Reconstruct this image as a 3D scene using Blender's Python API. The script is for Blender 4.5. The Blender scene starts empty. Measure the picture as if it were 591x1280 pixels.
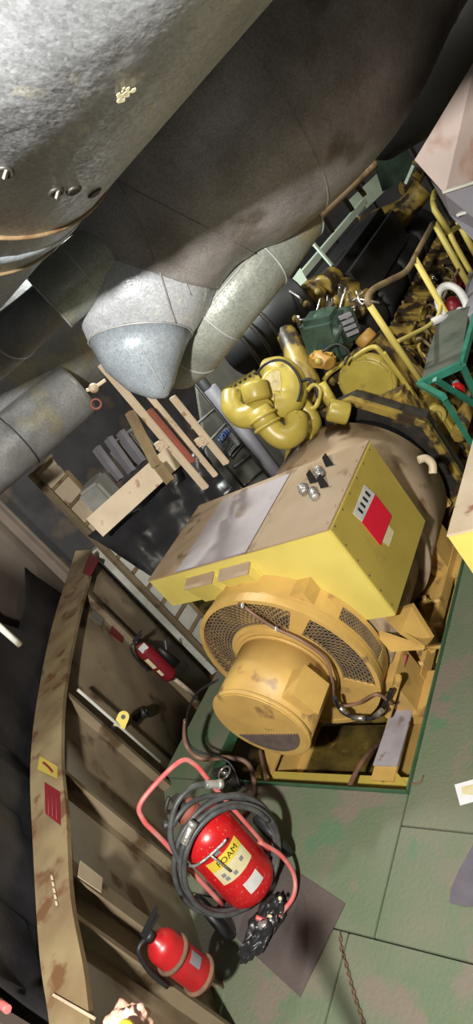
import bpy, bmesh, math, random
from mathutils import Vector, Matrix, Quaternion
random.seed(7)
PI=math.pi
S=bpy.context.scene
COL=S.collection
# ---------------------------------------------------------------- camera
F=787.0; CX,CY=295.5,640.0
CAM=Vector((0,0,3.0))
R=Matrix(((0.692,0.246,0.679),(0.401,0.651,-0.644),(-0.601,0.718,0.352)))
xr=Vector(R[0]).normalized(); yr=Vector(R[1]); yr=(yr-xr*yr.dot(xr)).normalized(); zr=xr.cross(yr)
R=Matrix((xr,yr,zr))
cam_d=bpy.data.cameras.new('camera'); cam=bpy.data.objects.new('camera',cam_d); COL.objects.link(cam)
cam.matrix_world=Matrix.Translation(CAM)@R.to_4x4()
cam_d.sensor_fit='VERTICAL'; cam_d.sensor_height=36; cam_d.lens=F*36/1280; cam_d.clip_start=.02; cam_d.clip_end=100
S.camera=cam
def ray(u,v): return R@Vector((u-CX,-(v-CY),-F))
def at(u,v,dep): return CAM+ray(u,v)*(dep/F)
def onz(u,v,z): d=ray(u,v); return CAM+d*((z-CAM.z)/d.z)
def onx(u,v,x): d=ray(u,v); return CAM+d*((x-CAM.x)/d.x)
def ony(u,v,y): d=ray(u,v); return CAM+d*((y-CAM.y)/d.y)
V=Vector
# ---------------------------------------------------------------- materials
def mat(name,c1,c2=None,scale=6,rough=.55,metal=0,bump=.0,c3=None,s3=2.0,t3=.58,detail=6,bscale=None,spots=None,spot_s=40,emit=0):
    m=bpy.data.materials.new(name); m.use_nodes=True; nt=m.node_tree; N=nt.nodes; L=nt.links
    b=N['Principled BSDF']; b.inputs['Roughness'].default_value=rough; b.inputs['Metallic'].default_value=metal
    tc=N.new('ShaderNodeTexCoord'); 
    def mix(fac,a,bb):
        x=N.new('ShaderNodeMix'); x.data_type='RGBA'
        L.new(fac,x.inputs[0])
        for i,s in ((6,a),(7,bb)):
            if hasattr(s,'is_linked'): L.new(s,x.inputs[i])
            else: x.inputs[i].default_value=(*s,1)
        return x.outputs[2]
    def noise(sc,lo,hi,det=detail,typ='n'):
        n=N.new('ShaderNodeTexNoise'); n.inputs['Scale'].default_value=sc; n.inputs['Detail'].default_value=det
        L.new(tc.outputs['Object'],n.inputs['Vector'])
        r=N.new('ShaderNodeMapRange'); r.inputs[1].default_value=lo; r.inputs[2].default_value=hi; L.new(n.outputs[0],r.inputs[0]); return r.outputs[0]
    col=c1
    if c2: col=mix(noise(scale,.38,.66),c1,c2)
    if c3: col=mix(noise(s3,t3,t3+.08,8),col,c3)
    if spots: col=mix(noise(spot_s,.63,.68,3),col,spots)
    if hasattr(col,'is_linked'): L.new(col,b.inputs['Base Color'])
    else: b.inputs['Base Color'].default_value=(*col,1)
    if bump:
        n=N.new('ShaderNodeTexNoise'); n.inputs['Scale'].default_value=bscale or scale*4; n.inputs['Detail'].default_value=5
        L.new(tc.outputs['Object'],n.inputs['Vector'])
        bp=N.new('ShaderNodeBump'); bp.inputs['Strength'].default_value=bump; bp.inputs['Distance'].default_value=.02
        L.new(n.outputs[0],bp.inputs['Height']); L.new(bp.outputs[0],b.inputs['Normal'])
    if emit:
        b.inputs['Emission Color'].default_value=(*c1,1); b.inputs['Emission Strength'].default_value=emit
    return m
def galv(name,c1,c2,c3=None,rough=.42,metal=.55,t3=.6,sc=18,spot=None):
    m=mat(name,c1,c2,scale=3.5,rough=rough,metal=metal,c3=c3,s3=2.2,t3=t3,spots=spot,spot_s=9)
    nt=m.node_tree;N=nt.nodes;L=nt.links;b=N['Principled BSDF']
    tc=[n for n in N if n.type=='TEX_COORD'][0]
    vo=N.new('ShaderNodeTexVoronoi'); vo.inputs['Scale'].default_value=sc*7; L.new(tc.outputs['Object'],vo.inputs['Vector'])
    mr=N.new('ShaderNodeMapRange'); mr.inputs[3].default_value=rough-.14; mr.inputs[4].default_value=rough+.2
    sep=N.new('ShaderNodeSeparateColor'); L.new(vo.outputs['Color'],sep.inputs[0]); L.new(sep.outputs[0],mr.inputs[0]); L.new(mr.outputs[0],b.inputs['Roughness'])
    src=b.inputs['Base Color'].links[0].from_socket
    hs=N.new('ShaderNodeHueSaturation'); mv=N.new('ShaderNodeMapRange'); mv.inputs[3].default_value=.84; mv.inputs[4].default_value=1.16
    L.new(sep.outputs[1],mv.inputs[0]); L.new(mv.outputs[0],hs.inputs['Value']); L.new(src,hs.inputs['Color']); L.new(hs.outputs[0],b.inputs['Base Color'])
    n=N.new('ShaderNodeTexNoise'); n.inputs['Scale'].default_value=4; n.inputs['Detail'].default_value=6; L.new(tc.outputs['Object'],n.inputs['Vector'])
    bp=N.new('ShaderNodeBump'); bp.inputs['Strength'].default_value=.5; bp.inputs['Distance'].default_value=.03; L.new(n.outputs[0],bp.inputs['Height']); L.new(bp.outputs[0],b.inputs['Normal'])
    return m
M={}
M['galv']=galv('galvanised_sheet',(.50,.52,.55),(.36,.375,.40),(.30,.28,.25),t3=.62,spot=(.62,.61,.56),metal=.25)
M['galv_blue']=galv('galvanised_blue_grey',(.33,.37,.41),(.24,.275,.31),metal=.25)
M['galv_dirty_shaded']=galv('galvanised_dirty_shaded',(.31,.29,.285),(.19,.17,.16),(.13,.105,.08),t3=.6,metal=.2)  # dirty sheet, toned down to carry the near duct's shadow
M['galv_green']=galv('galvanised_stained',(.30,.31,.27),(.20,.215,.185),(.28,.25,.15),metal=.25,t3=.6)
M['galv_dark']=galv('galvanised_dusty_dark',(.20,.20,.20),(.12,.12,.115),(.19,.175,.12),metal=.15,t3=.56)
M['hem']=mat('bright_seam',(.5,.5,.5),(.32,.32,.31),rough=.5,metal=.3)
M['yel']=mat('dull_shaded_yellow_paint',(.43,.33,.065),(.37,.28,.055),scale=3,rough=.5,c3=(.34,.24,.06),s3=4,t3=.64,bump=.08)  # dull yellow; the box side's shade is put into this tone
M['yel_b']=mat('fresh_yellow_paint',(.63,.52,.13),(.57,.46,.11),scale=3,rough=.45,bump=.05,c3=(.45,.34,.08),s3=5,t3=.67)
M['yel_old']=mat('aged_yellow_paint',(.55,.35,.10),(.45,.28,.085),scale=4,rough=.5,c3=(.26,.15,.06),s3=5,t3=.6,bump=.1)
M['yel_eng']=mat('oily_yellow_paint',(.34,.235,.05),(.15,.10,.035),scale=6,rough=.42,c3=(.045,.03,.018),s3=6,t3=.47,bump=.2)
M['yel_turbo']=mat('glossy_yellow_casting',(.44,.35,.07),(.34,.26,.05),scale=4,rough=.38,c3=(.2,.14,.04),s3=6,t3=.62,bump=.12)
M['brown']=mat('dusty_brown_top',(.30,.21,.12),(.36,.27,.19),scale=2.5,rough=.75,c3=(.17,.11,.06),s3=4,t3=.58,bump=.06)
M['greytop']=mat('dusty_grey_lilac_top',(.36,.32,.33),(.29,.25,.25),scale=3,rough=.75,bump=.05,c3=(.26,.20,.16),s3=5,t3=.6)
M['dirt']=mat('caked_dirt',(.13,.09,.075),(.08,.06,.05),scale=12,rough=.9,bump=.3)
M['mesh']=mat('expanded_mesh_paint',(.24,.165,.085),(.14,.10,.07),scale=8,rough=.5)
M['black']=mat('black_rubber',(.012,.012,.013),rough=.5)
M['blackcoil']=mat('dark_grey_hose',(.08,.085,.085),(.045,.045,.045),scale=15,rough=.45,bump=.1)
M['dark']=mat('dark_oily_steel',(.035,.03,.025),(.018,.016,.014),scale=8,rough=.5,bump=.2,c3=(.10,.07,.03),s3=7,t3=.6)
M['vdark']=mat('near_black_steel',(.012,.012,.014),(.02,.02,.022),scale=5,rough=.6)
M['oil']=mat('oily_pit_floor',(.12,.085,.02),(.03,.02,.008),scale=5,rough=.3,c3=(.2,.14,.03),s3=7,t3=.58,bump=.2)
M['green']=mat('green_floor_paint',(.115,.155,.09),(.155,.16,.11),scale=2.2,rough=.6,c3=(.175,.15,.115),s3=2.6,t3=.52,bump=.25,bscale=45,spots=(.10,.165,.095),spot_s=3.2)
M['green_edge']=mat('dark_green_coaming',(.03,.09,.045),(.05,.11,.06),scale=10,rough=.4)
M['teal']=mat('teal_green_paint',(.03,.20,.14),(.025,.15,.10),scale=8,rough=.4)
M['beige']=mat('beige_painted_steel',(.23,.18,.115),(.17,.13,.08),scale=3,rough=.5,c3=(.08,.05,.025),s3=3.5,t3=.58,bump=.1)
M['flange']=mat('tan_rusty_flange',(.27,.205,.11),(.19,.13,.07),scale=4,rough=.5,c3=(.15,.075,.035),s3=6,t3=.56,bump=.1)
M['cream']=mat('cream_paint',(.55,.45,.32),(.47,.37,.26),scale=5,rough=.55,c3=(.28,.15,.09),s3=8,t3=.62)
M['white']=mat('white_paint',(.55,.55,.50),(.42,.41,.36),scale=5,rough=.5,c3=(.25,.2,.14),s3=8,t3=.64)
M['offwhite']=mat('grey_white_panel',(.30,.30,.28),(.2,.2,.18),scale=4,rough=.6)
M['greypanel']=mat('grey_panel',(.19,.18,.15),(.13,.125,.11),scale=3,rough=.6)
M['mint']=mat('pale_mint_paint',(.60,.72,.60),(.5,.6,.5),scale=4,rough=.5)
M['hull']=mat('dark_hull_paint_and_shade',(.055,.05,.05),(.03,.028,.03),scale=2,rough=.55,c3=(.08,.06,.045),s3=2,t3=.56,bump=.1)  # also puts shade into the near part of the upper wall
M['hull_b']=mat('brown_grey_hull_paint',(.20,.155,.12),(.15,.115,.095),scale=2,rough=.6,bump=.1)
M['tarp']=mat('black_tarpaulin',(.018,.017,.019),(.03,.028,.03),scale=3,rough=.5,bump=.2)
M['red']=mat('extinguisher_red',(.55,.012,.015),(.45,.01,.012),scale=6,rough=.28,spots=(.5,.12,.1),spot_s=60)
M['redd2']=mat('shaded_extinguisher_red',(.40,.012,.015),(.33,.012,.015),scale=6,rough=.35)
M['redd']=mat('dusty_dark_red',(.22,.012,.02),(.16,.012,.018),scale=6,rough=.4)
M['pinkred']=mat('scuffed_red_tube',(.60,.10,.10),(.5,.2,.18),scale=14,rough=.4)
M['rustred']=mat('red_oxide_primer',(.26,.07,.045),(.18,.06,.04),scale=6,rough=.7)
M['sign_red']=mat('sign_red',(.70,.01,.04),rough=.4)
M['sign_white']=mat('sign_white',(.62,.61,.6),(.5,.5,.5),scale=12,rough=.5)
M['sign_blue']=mat('sign_blue',(.03,.13,.5),rough=.4)
M['label_cream']=mat('cream_label',(.66,.6,.38),(.6,.52,.3),scale=12,rough=.5)
M['label_yellow']=mat('yellow_label',(.70,.55,.05),(.6,.45,.05),scale=9,rough=.5)
M['ink']=mat('black_ink',(.02,.02,.02),rough=.6)
M['tape']=mat('silver_tape',(.45,.44,.42),(.25,.24,.22),scale=15,rough=.35,metal=.5,bump=.4)
M['chrome']=mat('bright_metal',(.5,.48,.45),(.35,.32,.28),scale=12,rough=.3,metal=.8)
M['greyplate']=mat('bare_grey_steel',(.34,.31,.33),(.26,.23,.24),scale=5,rough=.6,c3=(.19,.15,.13),s3=9,t3=.6)
M['rust']=mat('rusty_iron',(.17,.09,.05),(.1,.06,.04),scale=20,rough=.8)
M['matb']=mat('brown_steel_mat',(.10,.08,.075),(.07,.055,.05),scale=4,rough=.6,bump=.2,bscale=60)
M['pink']=mat('pinkish_duct_paint',(.33,.26,.23),(.26,.205,.18),scale=2.5,rough=.6,c3=(.22,.12,.08),s3=3,t3=.6)
M['greyduct']=mat('grey_duct_paint',(.22,.21,.235),(.16,.15,.17),scale=3,rough=.6)
M['bag']=mat('black_plastic_bag',(.02,.02,.022),rough=.34)
M['paper']=mat('white_paper',(.72,.72,.75),rough=.7)
M['purple']=mat('purple_grey_sheet',(.12,.105,.13),(.09,.08,.10),scale=9,rough=.7)
M['skin']=mat('pale_pink_cloth',(.60,.36,.27),(.52,.28,.2),scale=9,rough=.6)
M['brownhose']=mat('brown_rubber_hose',(.22,.12,.075),(.15,.085,.06),scale=9,rough=.5)
M['greenmach']=mat('dark_green_casting',(.05,.085,.06),(.03,.05,.038),scale=6,rough=.4,bump=.2)
M['orange']=mat('orange_cover',(.42,.24,.05),(.34,.18,.045),scale=7,rough=.5)
M['treadm']=mat('worn_green_grey_tread',(.10,.11,.09),(.06,.075,.06),scale=6,rough=.6,bump=.2,c3=(.03,.03,.028),s3=5,t3=.6)
M['lamp']=mat('lamp_glow',(1,.95,.85),emit=6)
# ---------------------------------------------------------------- mesh helpers
def box(bm,c,s,rot=None,bev=0):
    c=V(c); t=bmesh.new(); bmesh.ops.create_cube(t,size=1)
    for v in t.verts: v.co=V((v.co.x*s[0],v.co.y*s[1],v.co.z*s[2]))
    if bev: bmesh.ops.bevel(t,geom=list(t.edges),offset=bev,segments=2,affect='EDGES')
    for v in t.verts:
        if rot is not None: v.co=rot@v.co
        v.co+=c
    merge(bm,t)
def merge(bm,t):
    me=bpy.data.meshes.new('tmp'); t.to_mesh(me); t.free(); bm.from_mesh(me); bpy.data.meshes.remove(me)
def frame_of(d):
    d=V(d).normalized(); a=V((0,0,1)) if abs(d.z)<.9 else V((1,0,0))
    s=d.cross(a).normalized(); return s,s.cross(d).normalized(),d
def beam(bm,a,b,w,h,up=None,bev=0):
    a=V(a);b=V(b);d=(b-a).normalized()
    u=V(up) if up is not None else (V((0,0,1)) if abs(d.z)<.9 else V((0,1,0)))
    s=d.cross(u).normalized(); u=s.cross(d)
    box(bm,(a+b)/2,(w,(b-a).length,h),Matrix((s,d,u)).transposed(),bev)
def loft(bm,rings,seg=32,caps=True):
    """rings: (center, dir, radius or (ra,rb))"""
    vs=[];prev=None
    for c,d,r in rings:
        d=V(d).normalized()
        if prev is None: s,u,_=frame_of(d)
        else:
            s=(prev-d*prev.dot(d)).normalized(); u=s.cross(d).normalized()
        prev=s
        ra,rb=(r if isinstance(r,(tuple,list)) else (r,r))
        vs.append([bm.verts.new(V(c)+s*(math.cos(2*PI*k/seg)*ra)+u*(math.sin(2*PI*k/seg)*rb)) for k in range(seg)])
    for i in range(len(vs)-1):
        for k in range(seg):
            f=bm.faces.new((vs[i][k],vs[i][(k+1)%seg],vs[i+1][(k+1)%seg],vs[i+1][k])); f.smooth=True
    if caps:
        try: bm.faces.new(vs[0][::-1]); bm.faces.new(vs[-1])
        except Exception: pass
def smooth_path(pts,n=6):
    pts=[V(p) for p in pts]
    if len(pts)<3: return pts
    out=[]
    for i in range(len(pts)-1):
        p0=pts[max(i-1,0)];p1=pts[i];p2=pts[i+1];p3=pts[min(i+2,len(pts)-1)]
        for k in range(n):
            t=k/n
            out.append(.5*((2*p1)+(p2-p0)*t+(2*p0-5*p1+4*p2-p3)*t*t+(3*p1-p0-3*p2+p3)*t**3))
    out.append(pts[-1]); return out
def tube(bm,pts,r,seg=12,smooth=True,n=6,closed=False,caps=True):
    P=smooth_path(pts,n) if smooth else [V(p) for p in pts]
    rr=[]
    for i,p in enumerate(P):
        if i==0: d=P[1]-p
        elif i==len(P)-1: d=p-P[-2]
        else: d=P[i+1]-P[i-1]
        if d.length<1e-7: d=V((0,0,1))
        rad=r if not isinstance(r,(list,tuple)) else r[0]+(r[1]-r[0])*i/(len(P)-1)
        rr.append((p,d,rad))
    loft(bm,rr,seg,caps)
def cyl(bm,a,b,r,seg=32,r2=None,bev=0):
    a=V(a);b=V(b);d=b-a
    r2=r if r2 is None else r2
    if bev:
        e=d.normalized()*bev
        loft(bm,[(a,d,r-bev),(a+e*.3,d,r-bev*.3),(a+e,d,r),(b-e,d,r2),(b-e*.3,d,r2-bev*.3),(b,d,r2-bev)],seg)
    else: loft(bm,[(a,d,r),(b,d,r2)],seg)
def prism(bm,poly,off):
    """poly list of points, extruded by vector off"""
    off=V(off); a=[bm.verts.new(V(p)) for p in poly]; b=[bm.verts.new(V(p)+off) for p in poly]
    bm.faces.new(a); bm.faces.new(b[::-1]); n=len(a)
    for i in range(n): bm.faces.new((a[i],b[i],b[(i+1)%n],a[(i+1)%n]))
def sphere(bm,c,r,sc=(1,1,1),seg=20):
    t=bmesh.new(); bmesh.ops.create_uvsphere(t,u_segments=seg,v_segments=seg//2,radius=r)
    for v in t.verts: v.co=V((v.co.x*sc[0],v.co.y*sc[1],v.co.z*sc[2]))+V(c)
    for f in t.faces: f.smooth=True
    merge(bm,t)
def torus(bm,c,nrm,R0,r,seg=40,ms=8,sq=(1,1)):
    s,u,d=frame_of(nrm); c=V(c); vs=[]
    for i in range(seg):
        a=2*PI*i/seg; o=s*math.cos(a)*sq[0]+u*math.sin(a)*sq[1]; row=[]
        for j in range(ms):
            b=2*PI*j/ms; row.append(bm.verts.new(c+o*R0+o.normalized()*math.cos(b)*r+d*math.sin(b)*r))
        vs.append(row)
    for i in range(seg):
        for j in range(ms):
            f=bm.faces.new((vs[i][j],vs[(i+1)%seg][j],vs[(i+1)%seg][(j+1)%ms],vs[i][(j+1)%ms])); f.smooth=True
def obj(name,bm,m,parent=None,label=None,cat=None,group=None,kind=None):
    bmesh.ops.recalc_face_normals(bm,faces=bm.faces)
    me=bpy.data.meshes.new(name); bm.to_mesh(me); bm.free()
    o=bpy.data.objects.new(name,me); COL.objects.link(o); me.materials.append(M[m] if isinstance(m,str) else m)
    if parent is None and not kind:
        # origin at the base of the thing
        pass
    if parent is not None:
        o.parent=parent; o.matrix_parent_inverse=Matrix.Translation(-parent.location)
    if label: o['label']=label
    if cat: o['category']=cat
    if group: o['group']=group
    if kind: o['kind']=kind
    return o
def thing(name,label,cat,loc,group=None):
    o=bpy.data.objects.new(name,None); COL.objects.link(o); o.location=V(loc); o['label']=label; o['category']=cat; o.empty_display_size=.1
    if group:o['group']=group
    return o
NB=bmesh.new
def text_bm(s,size,origin,right,up,depth=.001):
    cu=bpy.data.curves.new('t','FONT'); cu.body=s; cu.size=size; cu.align_x='CENTER'; cu.align_y='CENTER'; cu.extrude=depth; cu.resolution_u=2
    to=bpy.data.objects.new('t',cu); COL.objects.link(to); bpy.context.view_layer.update()
    me=bpy.data.meshes.new_from_object(to); bm=bmesh.new(); bm.from_mesh(me)
    bpy.data.objects.remove(to); bpy.data.curves.remove(cu); bpy.data.meshes.remove(me)
    r=V(right).normalized(); u=V(up).normalized(); n=r.cross(u)
    for v in bm.verts: v.co=V(origin)+r*v.co.x+u*v.co.y+n*v.co.z
    return bm
# ================================================================ SETTING
PX0,PX1,PY0,PY1=-3.85,-2.15,1.66,9.2     # pit in the floor
bm=NB()
xs=[-8.2,-6.6,-5.2,PX0]
def plate(x0,x1,y0,y1,z=0): 
    g=.004
    box(bm,((x0+x1)/2,(y0+y1)/2,z-.01),(x1-x0-2*g,y1-y0-2*g,.02),bev=.003)
# right of the pit
for a,b in ((1.47,2.9),(2.9,4.4),(4.4,6.2),(6.2,8),(8,9.5)):
    plate(PX1,-.95,a,b); plate(-.95,.6,a,b); plate(.6,3,a,b)
# in front of the pit
plate(-3.35,PX1,.9,PY0-.0); plate(PX1,-.95,.9,1.47); plate(-.95,.6,.9,1.47); plate(.6,3,.9,1.47)
plate(-4.9,-3.35,.9,PY0)
for a,b in ((-1.2,-.1),(-.1,.9)):
    plate(-3.6,-2.3,a,b); plate(-2.3,-1.0,a,b); plate(-1.0,.6,a,b); plate(.6,3,a,b)
plate(-4.45,PX0,PY0,2.75)
obj('floor',bm,'green',kind='structure')
bm=NB(); box(bm,(-3.6,4.6,-.87),(9,11,.04)); obj('floor',bm,'oil',kind='structure')   # tank top under the plates
bm=NB()
e=.012
beam(bm,(PX0,PY0,-.02),(PX1,PY0,-.02),e,.09); beam(bm,(PX1,PY0,-.02),(PX1,PY1,-.02),e,.09); beam(bm,(PX0,PY0,-.02),(PX0,PY1,-.02),e,.09)
obj('trim_1',bm,'green_edge',kind='structure')
bm=NB()
for y in (2.6,3.4,4.3,5.3,6.4): beam(bm,(PX1+.03,y,-.3),(PX1+.03,y,-.06),.05,.03)
box(bm,(PX1+.35,2.6,-.36),(.6,.02,.5)); 
obj('trim_2',bm,'beige',kind='structure')
# room shell
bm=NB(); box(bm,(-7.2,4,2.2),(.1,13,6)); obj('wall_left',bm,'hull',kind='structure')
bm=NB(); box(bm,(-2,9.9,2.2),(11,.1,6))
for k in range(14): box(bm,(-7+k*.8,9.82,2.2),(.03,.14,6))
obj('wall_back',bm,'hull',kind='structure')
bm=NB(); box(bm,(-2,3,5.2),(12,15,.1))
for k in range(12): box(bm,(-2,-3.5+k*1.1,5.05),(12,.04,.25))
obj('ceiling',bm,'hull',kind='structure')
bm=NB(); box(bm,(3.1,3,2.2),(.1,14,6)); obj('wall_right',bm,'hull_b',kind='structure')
# --------- curved hull side: lower wall, stringer flange, upper wall
ZF=1.2
inn=[(-5.72,3.50),(-5.1,2.62),(-4.36,1.71),(-3.74,1.11),(-3.26,.74),(-2.84,.40),(-2.45,.15),(-2.1,-.12),(-1.6,-.5)]
out=[(-6.35,3.66),(-5.40,2.42),(-4.57,1.52),(-4.0,1.0),(-3.4,.56),(-2.84,.17),(-2.52,-.02),(-2.2,-.25),(-1.7,-.65)]
inn=[tuple(p)[:2] for p in smooth_path([(a,b,0) for a,b in inn],5)]
out=[tuple(p)[:2] for p in smooth_path([(a,b,0) for a,b in out],5)]
def ribbon(bm,pts,z0,z1):
    a=[bm.verts.new((x,y,z0)) for x,y in pts]; b=[bm.verts.new((x,y,z1)) for x,y in pts]
    for i in range(len(a)-1):
        f=bm.faces.new((a[i],a[i+1],b[i+1],b[i])); f.smooth=True
def walln(i):
    a=V((*inn[max(i-1,0)],0)); b=V((*inn[min(i+1,len(inn)-1)],0)); t=(b-a).normalized(); n=V((-t.y,t.x,0))
    if n.dot(V((1,1,0))-V((0,0,0)))<0: n=-n
    return t,n
# lower shell sits .10 behind the flange's inner edge so ribs can stand on it
low=[]
for i,(x,y) in enumerate(inn):
    t,n=walln(i); low.append((x-n.x*.10,y-n.y*.10))
bm=NB(); ribbon(bm,low,-.86,ZF); o=obj('wall_port',bm,'beige',kind='structure')
sm=o.modifiers.new('s','SOLIDIFY'); sm.thickness=.02; sm.offset=0
bm=NB()
vi=[bm.verts.new((x,y,ZF)) for x,y in inn]; vo=[bm.verts.new((x,y,ZF)) for x,y in out]
for i in range(len(vi)-1): bm.faces.new((vi[i],vi[i+1],vo[i+1],vo[i]))
o=obj('trim_3',bm,'flange',kind='structure'); sm=o.modifiers.new('s','SOLIDIFY'); sm.thickness=.03; sm.offset=1
up_=[(x-.26,y-.26) for x,y in out]
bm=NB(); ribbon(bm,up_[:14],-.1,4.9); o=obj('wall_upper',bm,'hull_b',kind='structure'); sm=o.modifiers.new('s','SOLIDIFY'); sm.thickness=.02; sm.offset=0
bm=NB(); ribbon(bm,up_[13:],-.1,4.9); o=obj('wall_upper',bm,'hull',kind='structure'); sm=o.modifiers.new('s','SOLIDIFY'); sm.thickness=.02; sm.offset=0  # dark copy holds the shade on this stretch of wall
bm=NB()
ribpos=[]
def wallpt(s):
    i=min(int(s),len(inn)-2); f=s-i; a=V((*inn[i],0)); b=V((*inn[i+1],0)); t,n=walln(i); return a.lerp(b,f),t,n
def nearest(u,v):
    p=onz(u,v,ZF); best=min(range(0,(len(inn)-1)*10),key=lambda k:(wallpt(k/10)[0]-V((p.x,p.y,0))).length); return best/10
for (u,v,ft) in ((108,740,.05),(85,862,.045),(82,960,.04),(90,1078,.10),(96,1140,.03)):
    s=nearest(u,v); p,t,n=wallpt(s); ribpos.append((p,t,n))
    beam(bm,p+V((0,0,-.84))-n*.06,p+V((0,0,ZF-.01))-n*.06,.08,.012,up=t)   # web
    beam(bm,p+V((0,0,-.84))-n*.02,p+V((0,0,ZF-.02))-n*.02,ft,.012,up=n)               # face bar
obj('trim_4',bm,'beige',kind='structure')
bm=NB()
for k in (0,6,12,19,27,34):
    a=V((*up_[k],0)); beam(bm,a+V((.06,.06,0)),a+V((.06,.06,4.8)),.15,.015,up=(1,-1,0))
    beam(bm,a+V((.11,.11,0)),a+V((.11,.11,4.8)),.06,.015,up=(1,1,0))
obj('trim_5',bm,'hull_b',kind='structure')
# white corner post at the end of the beige wall
p0=V((*inn[0],0))
bm=NB(); beam(bm,p0+V((0,.03,-.84)),p0+V((0,.03,ZF+.05)),.16,.10,up=(1,-1,0)); obj('trim_6',bm,'white',kind='structure')
# ================================================================ GENERATOR
AX,AZ=-2.95,.525
gen=thing('generator','yellow generator with round mesh end and big sloping terminal box, beside the green floor','generator',(AX,3.2,-.45))
CYL=lambda bm,y0,y1,r,seg=64,bev=0: cyl(bm,(AX,y0,AZ),(AX,y1,AZ),r,seg,bev=bev)
# stator / drum
bm=NB(); CYL(bm,2.5,3.35,.66,72); CYL(bm,3.35,3.42,.74,72); CYL(bm,3.42,4.12,.72,72); obj('stator_drum',bm,'brown',gen)
# ring housing
def annulus(bm,y0,y1,r0,r1,a0=0,a1=360,seg=72):
    n=max(2,int(seg*(a1-a0)/360)); vs=[]
    full=abs(a1-a0-360)<1e-6
    for i in range(n if full else n+1):
        a=math.radians(a0+(a1-a0)*i/n); c,s=math.cos(a),math.sin(a)
        vs.append([bm.verts.new((AX+r*c,y,AZ+r*s)) for r,y in ((r0,y0),(r1,y0),(r1,y1),(r0,y1))])
    m=len(vs)
    for i in range(m if full else m-1):
        q=vs[i];w=vs[(i+1)%m]
        for j in range(4):
            bm.faces.new((q[j],q[(j+1)%4],w[(j+1)%4],w[j]))
    if not full: bm.faces.new(vs[0]); bm.faces.new(vs[-1][::-1])
YR=2.238
bm=NB()
annulus(bm,YR-.012,YR+.02,.622,.655); annulus(bm,YR-.005,YR+.02,.33,.405)
wins=[(50,205),(-28,38)]
webs=[(38,50),(205,332)]
for a,b in webs: annulus(bm,YR-.003,YR+.018,.40,.625,a,b)
annulus(bm,YR+.018,YR+.06,.64,.652)
annulus(bm,YR-.03,YR,.34,.375)
# deep shroud, with an open window on the right side for the side screen
for a,b in ((24,346),): annulus(bm,YR+.05,YR+.22,.630,.645,a,b)
annulus(bm,YR+.05,YR+.085,.630,.645,-14,24); annulus(bm,YR+.185,YR+.22,.630,.645,-14,24)
obj('end_ring',bm,'yel_old',gen)
def strands(bm,tracks,th0,th1,n,fn,w=.0035):
    pass
bm=NB()
def ribb(bm,P,Q,w,nrm):
    d=(Q-P).normalized(); s=d.cross(nrm).normalized()*w
    a=[bm.verts.new(x) for x in (P-s,P+s,Q+s,Q-s)]; b=[bm.verts.new(x.co+nrm*.004) for x in a]
    bm.faces.new(a); bm.faces.new(b[::-1])
    for i in range(4): bm.faces.new((a[i],b[i],b[(i+1)%4],a[(i+1)%4]))
for (a,b) in wins:
    T=10; dr=(.625-.405)/T; n=int((b-a)*.55*math.pi/180/.022)*1
    for k in range(T+1):
        for i in range(n):
            def pt(i,k):
                r=.405+dr*k+(dr*.5 if (i+k)%2 else -dr*.5); r=min(max(r,.402),.626)
                th=math.radians(a+(b-a)*i/n); return V((AX+r*math.cos(th),YR+.004,AZ+r*math.sin(th)))
            ribb(bm,pt(i,k),pt(i+1,k),.0042,V((0,1,0)))
obj('mesh_screen',bm,'mesh',gen)
bm=NB()
for k in range(7):
    for i in range(36):
        def pt(i,k):
            y=YR+.085+.10*k/6+(.008 if (i+k)%2 else -.008); y=min(max(y,YR+.083),YR+.187)
            th=math.radians(-14+38*i/36); return V((AX+.638*math.cos(th),y,AZ+.638*math.sin(th)))
        P_,Q_=pt(i,k),pt(i+1,k); ribb(bm,P_,Q_,.004,V((P_.x-AX,0,P_.z-AZ)).normalized())
obj('side_screen',bm,'mesh',gen)
bm=NB(); CYL(bm,YR+.1,YR+.12,.61); CYL(bm,YR+.12,YR+.27,.45); obj('inner_rotor',bm,'dirt',gen)
# exciter cylinder
bm=NB(); YC=1.759
CYL(bm,YC+.02,YR+.03,.330,72); CYL(bm,YC+.0,YC+.03,.337,72,bev=.008)
CYL(bm,YR-.05,YR-.03,.345,72)
exc=obj('exciter_housing',bm,'yel_old',gen)
bm=NB(); CYL(bm,YC-.006,YC+.004,.318,72); 
cap=obj('end_cover',bm,'yel_old',gen)
# dirt-filled lower grille on the cover
bm=NB(); 
pts=[]; r=.27
for i in range(25):
    a=math.radians(200+ (340-200)*i/24); pts.append((AX+r*math.cos(a),YC-.006,AZ+r*math.sin(a)))
prism(bm,pts,(0,-.004,0))
for i in range(22):
    x=-.25+.5*i/21; box(bm,(AX+x,YC-.010,AZ-.09),(.008,.004,.02))
obj('lower_grille',bm,'dirt',gen)
# conduit box on the exciter side
bm=NB(); rot=Matrix.Rotation(math.radians(-14),3,'Y')
c=V((AX+.36*math.cos(math.radians(14)),1.93,AZ+.36*math.sin(math.radians(14))))
box(bm,c,(.15,.21,.20),rot,bev=.006); box(bm,c+rot@V((.078,0,0)),(.008,.22,.21),rot,bev=.002)
obj('conduit_box',bm,'yel_old',gen)
# cover plate between box and shroud
bm=NB(); box(bm,(AX+.10,YR+.19,AZ+.44),(.80,.22,.16)); obj('neck_cover',bm,'yel_old',gen)
bm=NB()
prism(bm,[ony(467,790,2.50),ony(530,812,2.34),ony(488,815,2.34)],(0,.03,0))
prism(bm,[ony(478,770,2.62),ony(514,758,2.62),ony(540,800,2.50),ony(530,812,2.36),ony(500,793,2.40)],(0,.04,-.01))
obj('support_bracket',bm,'yel_old',gen)
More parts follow.
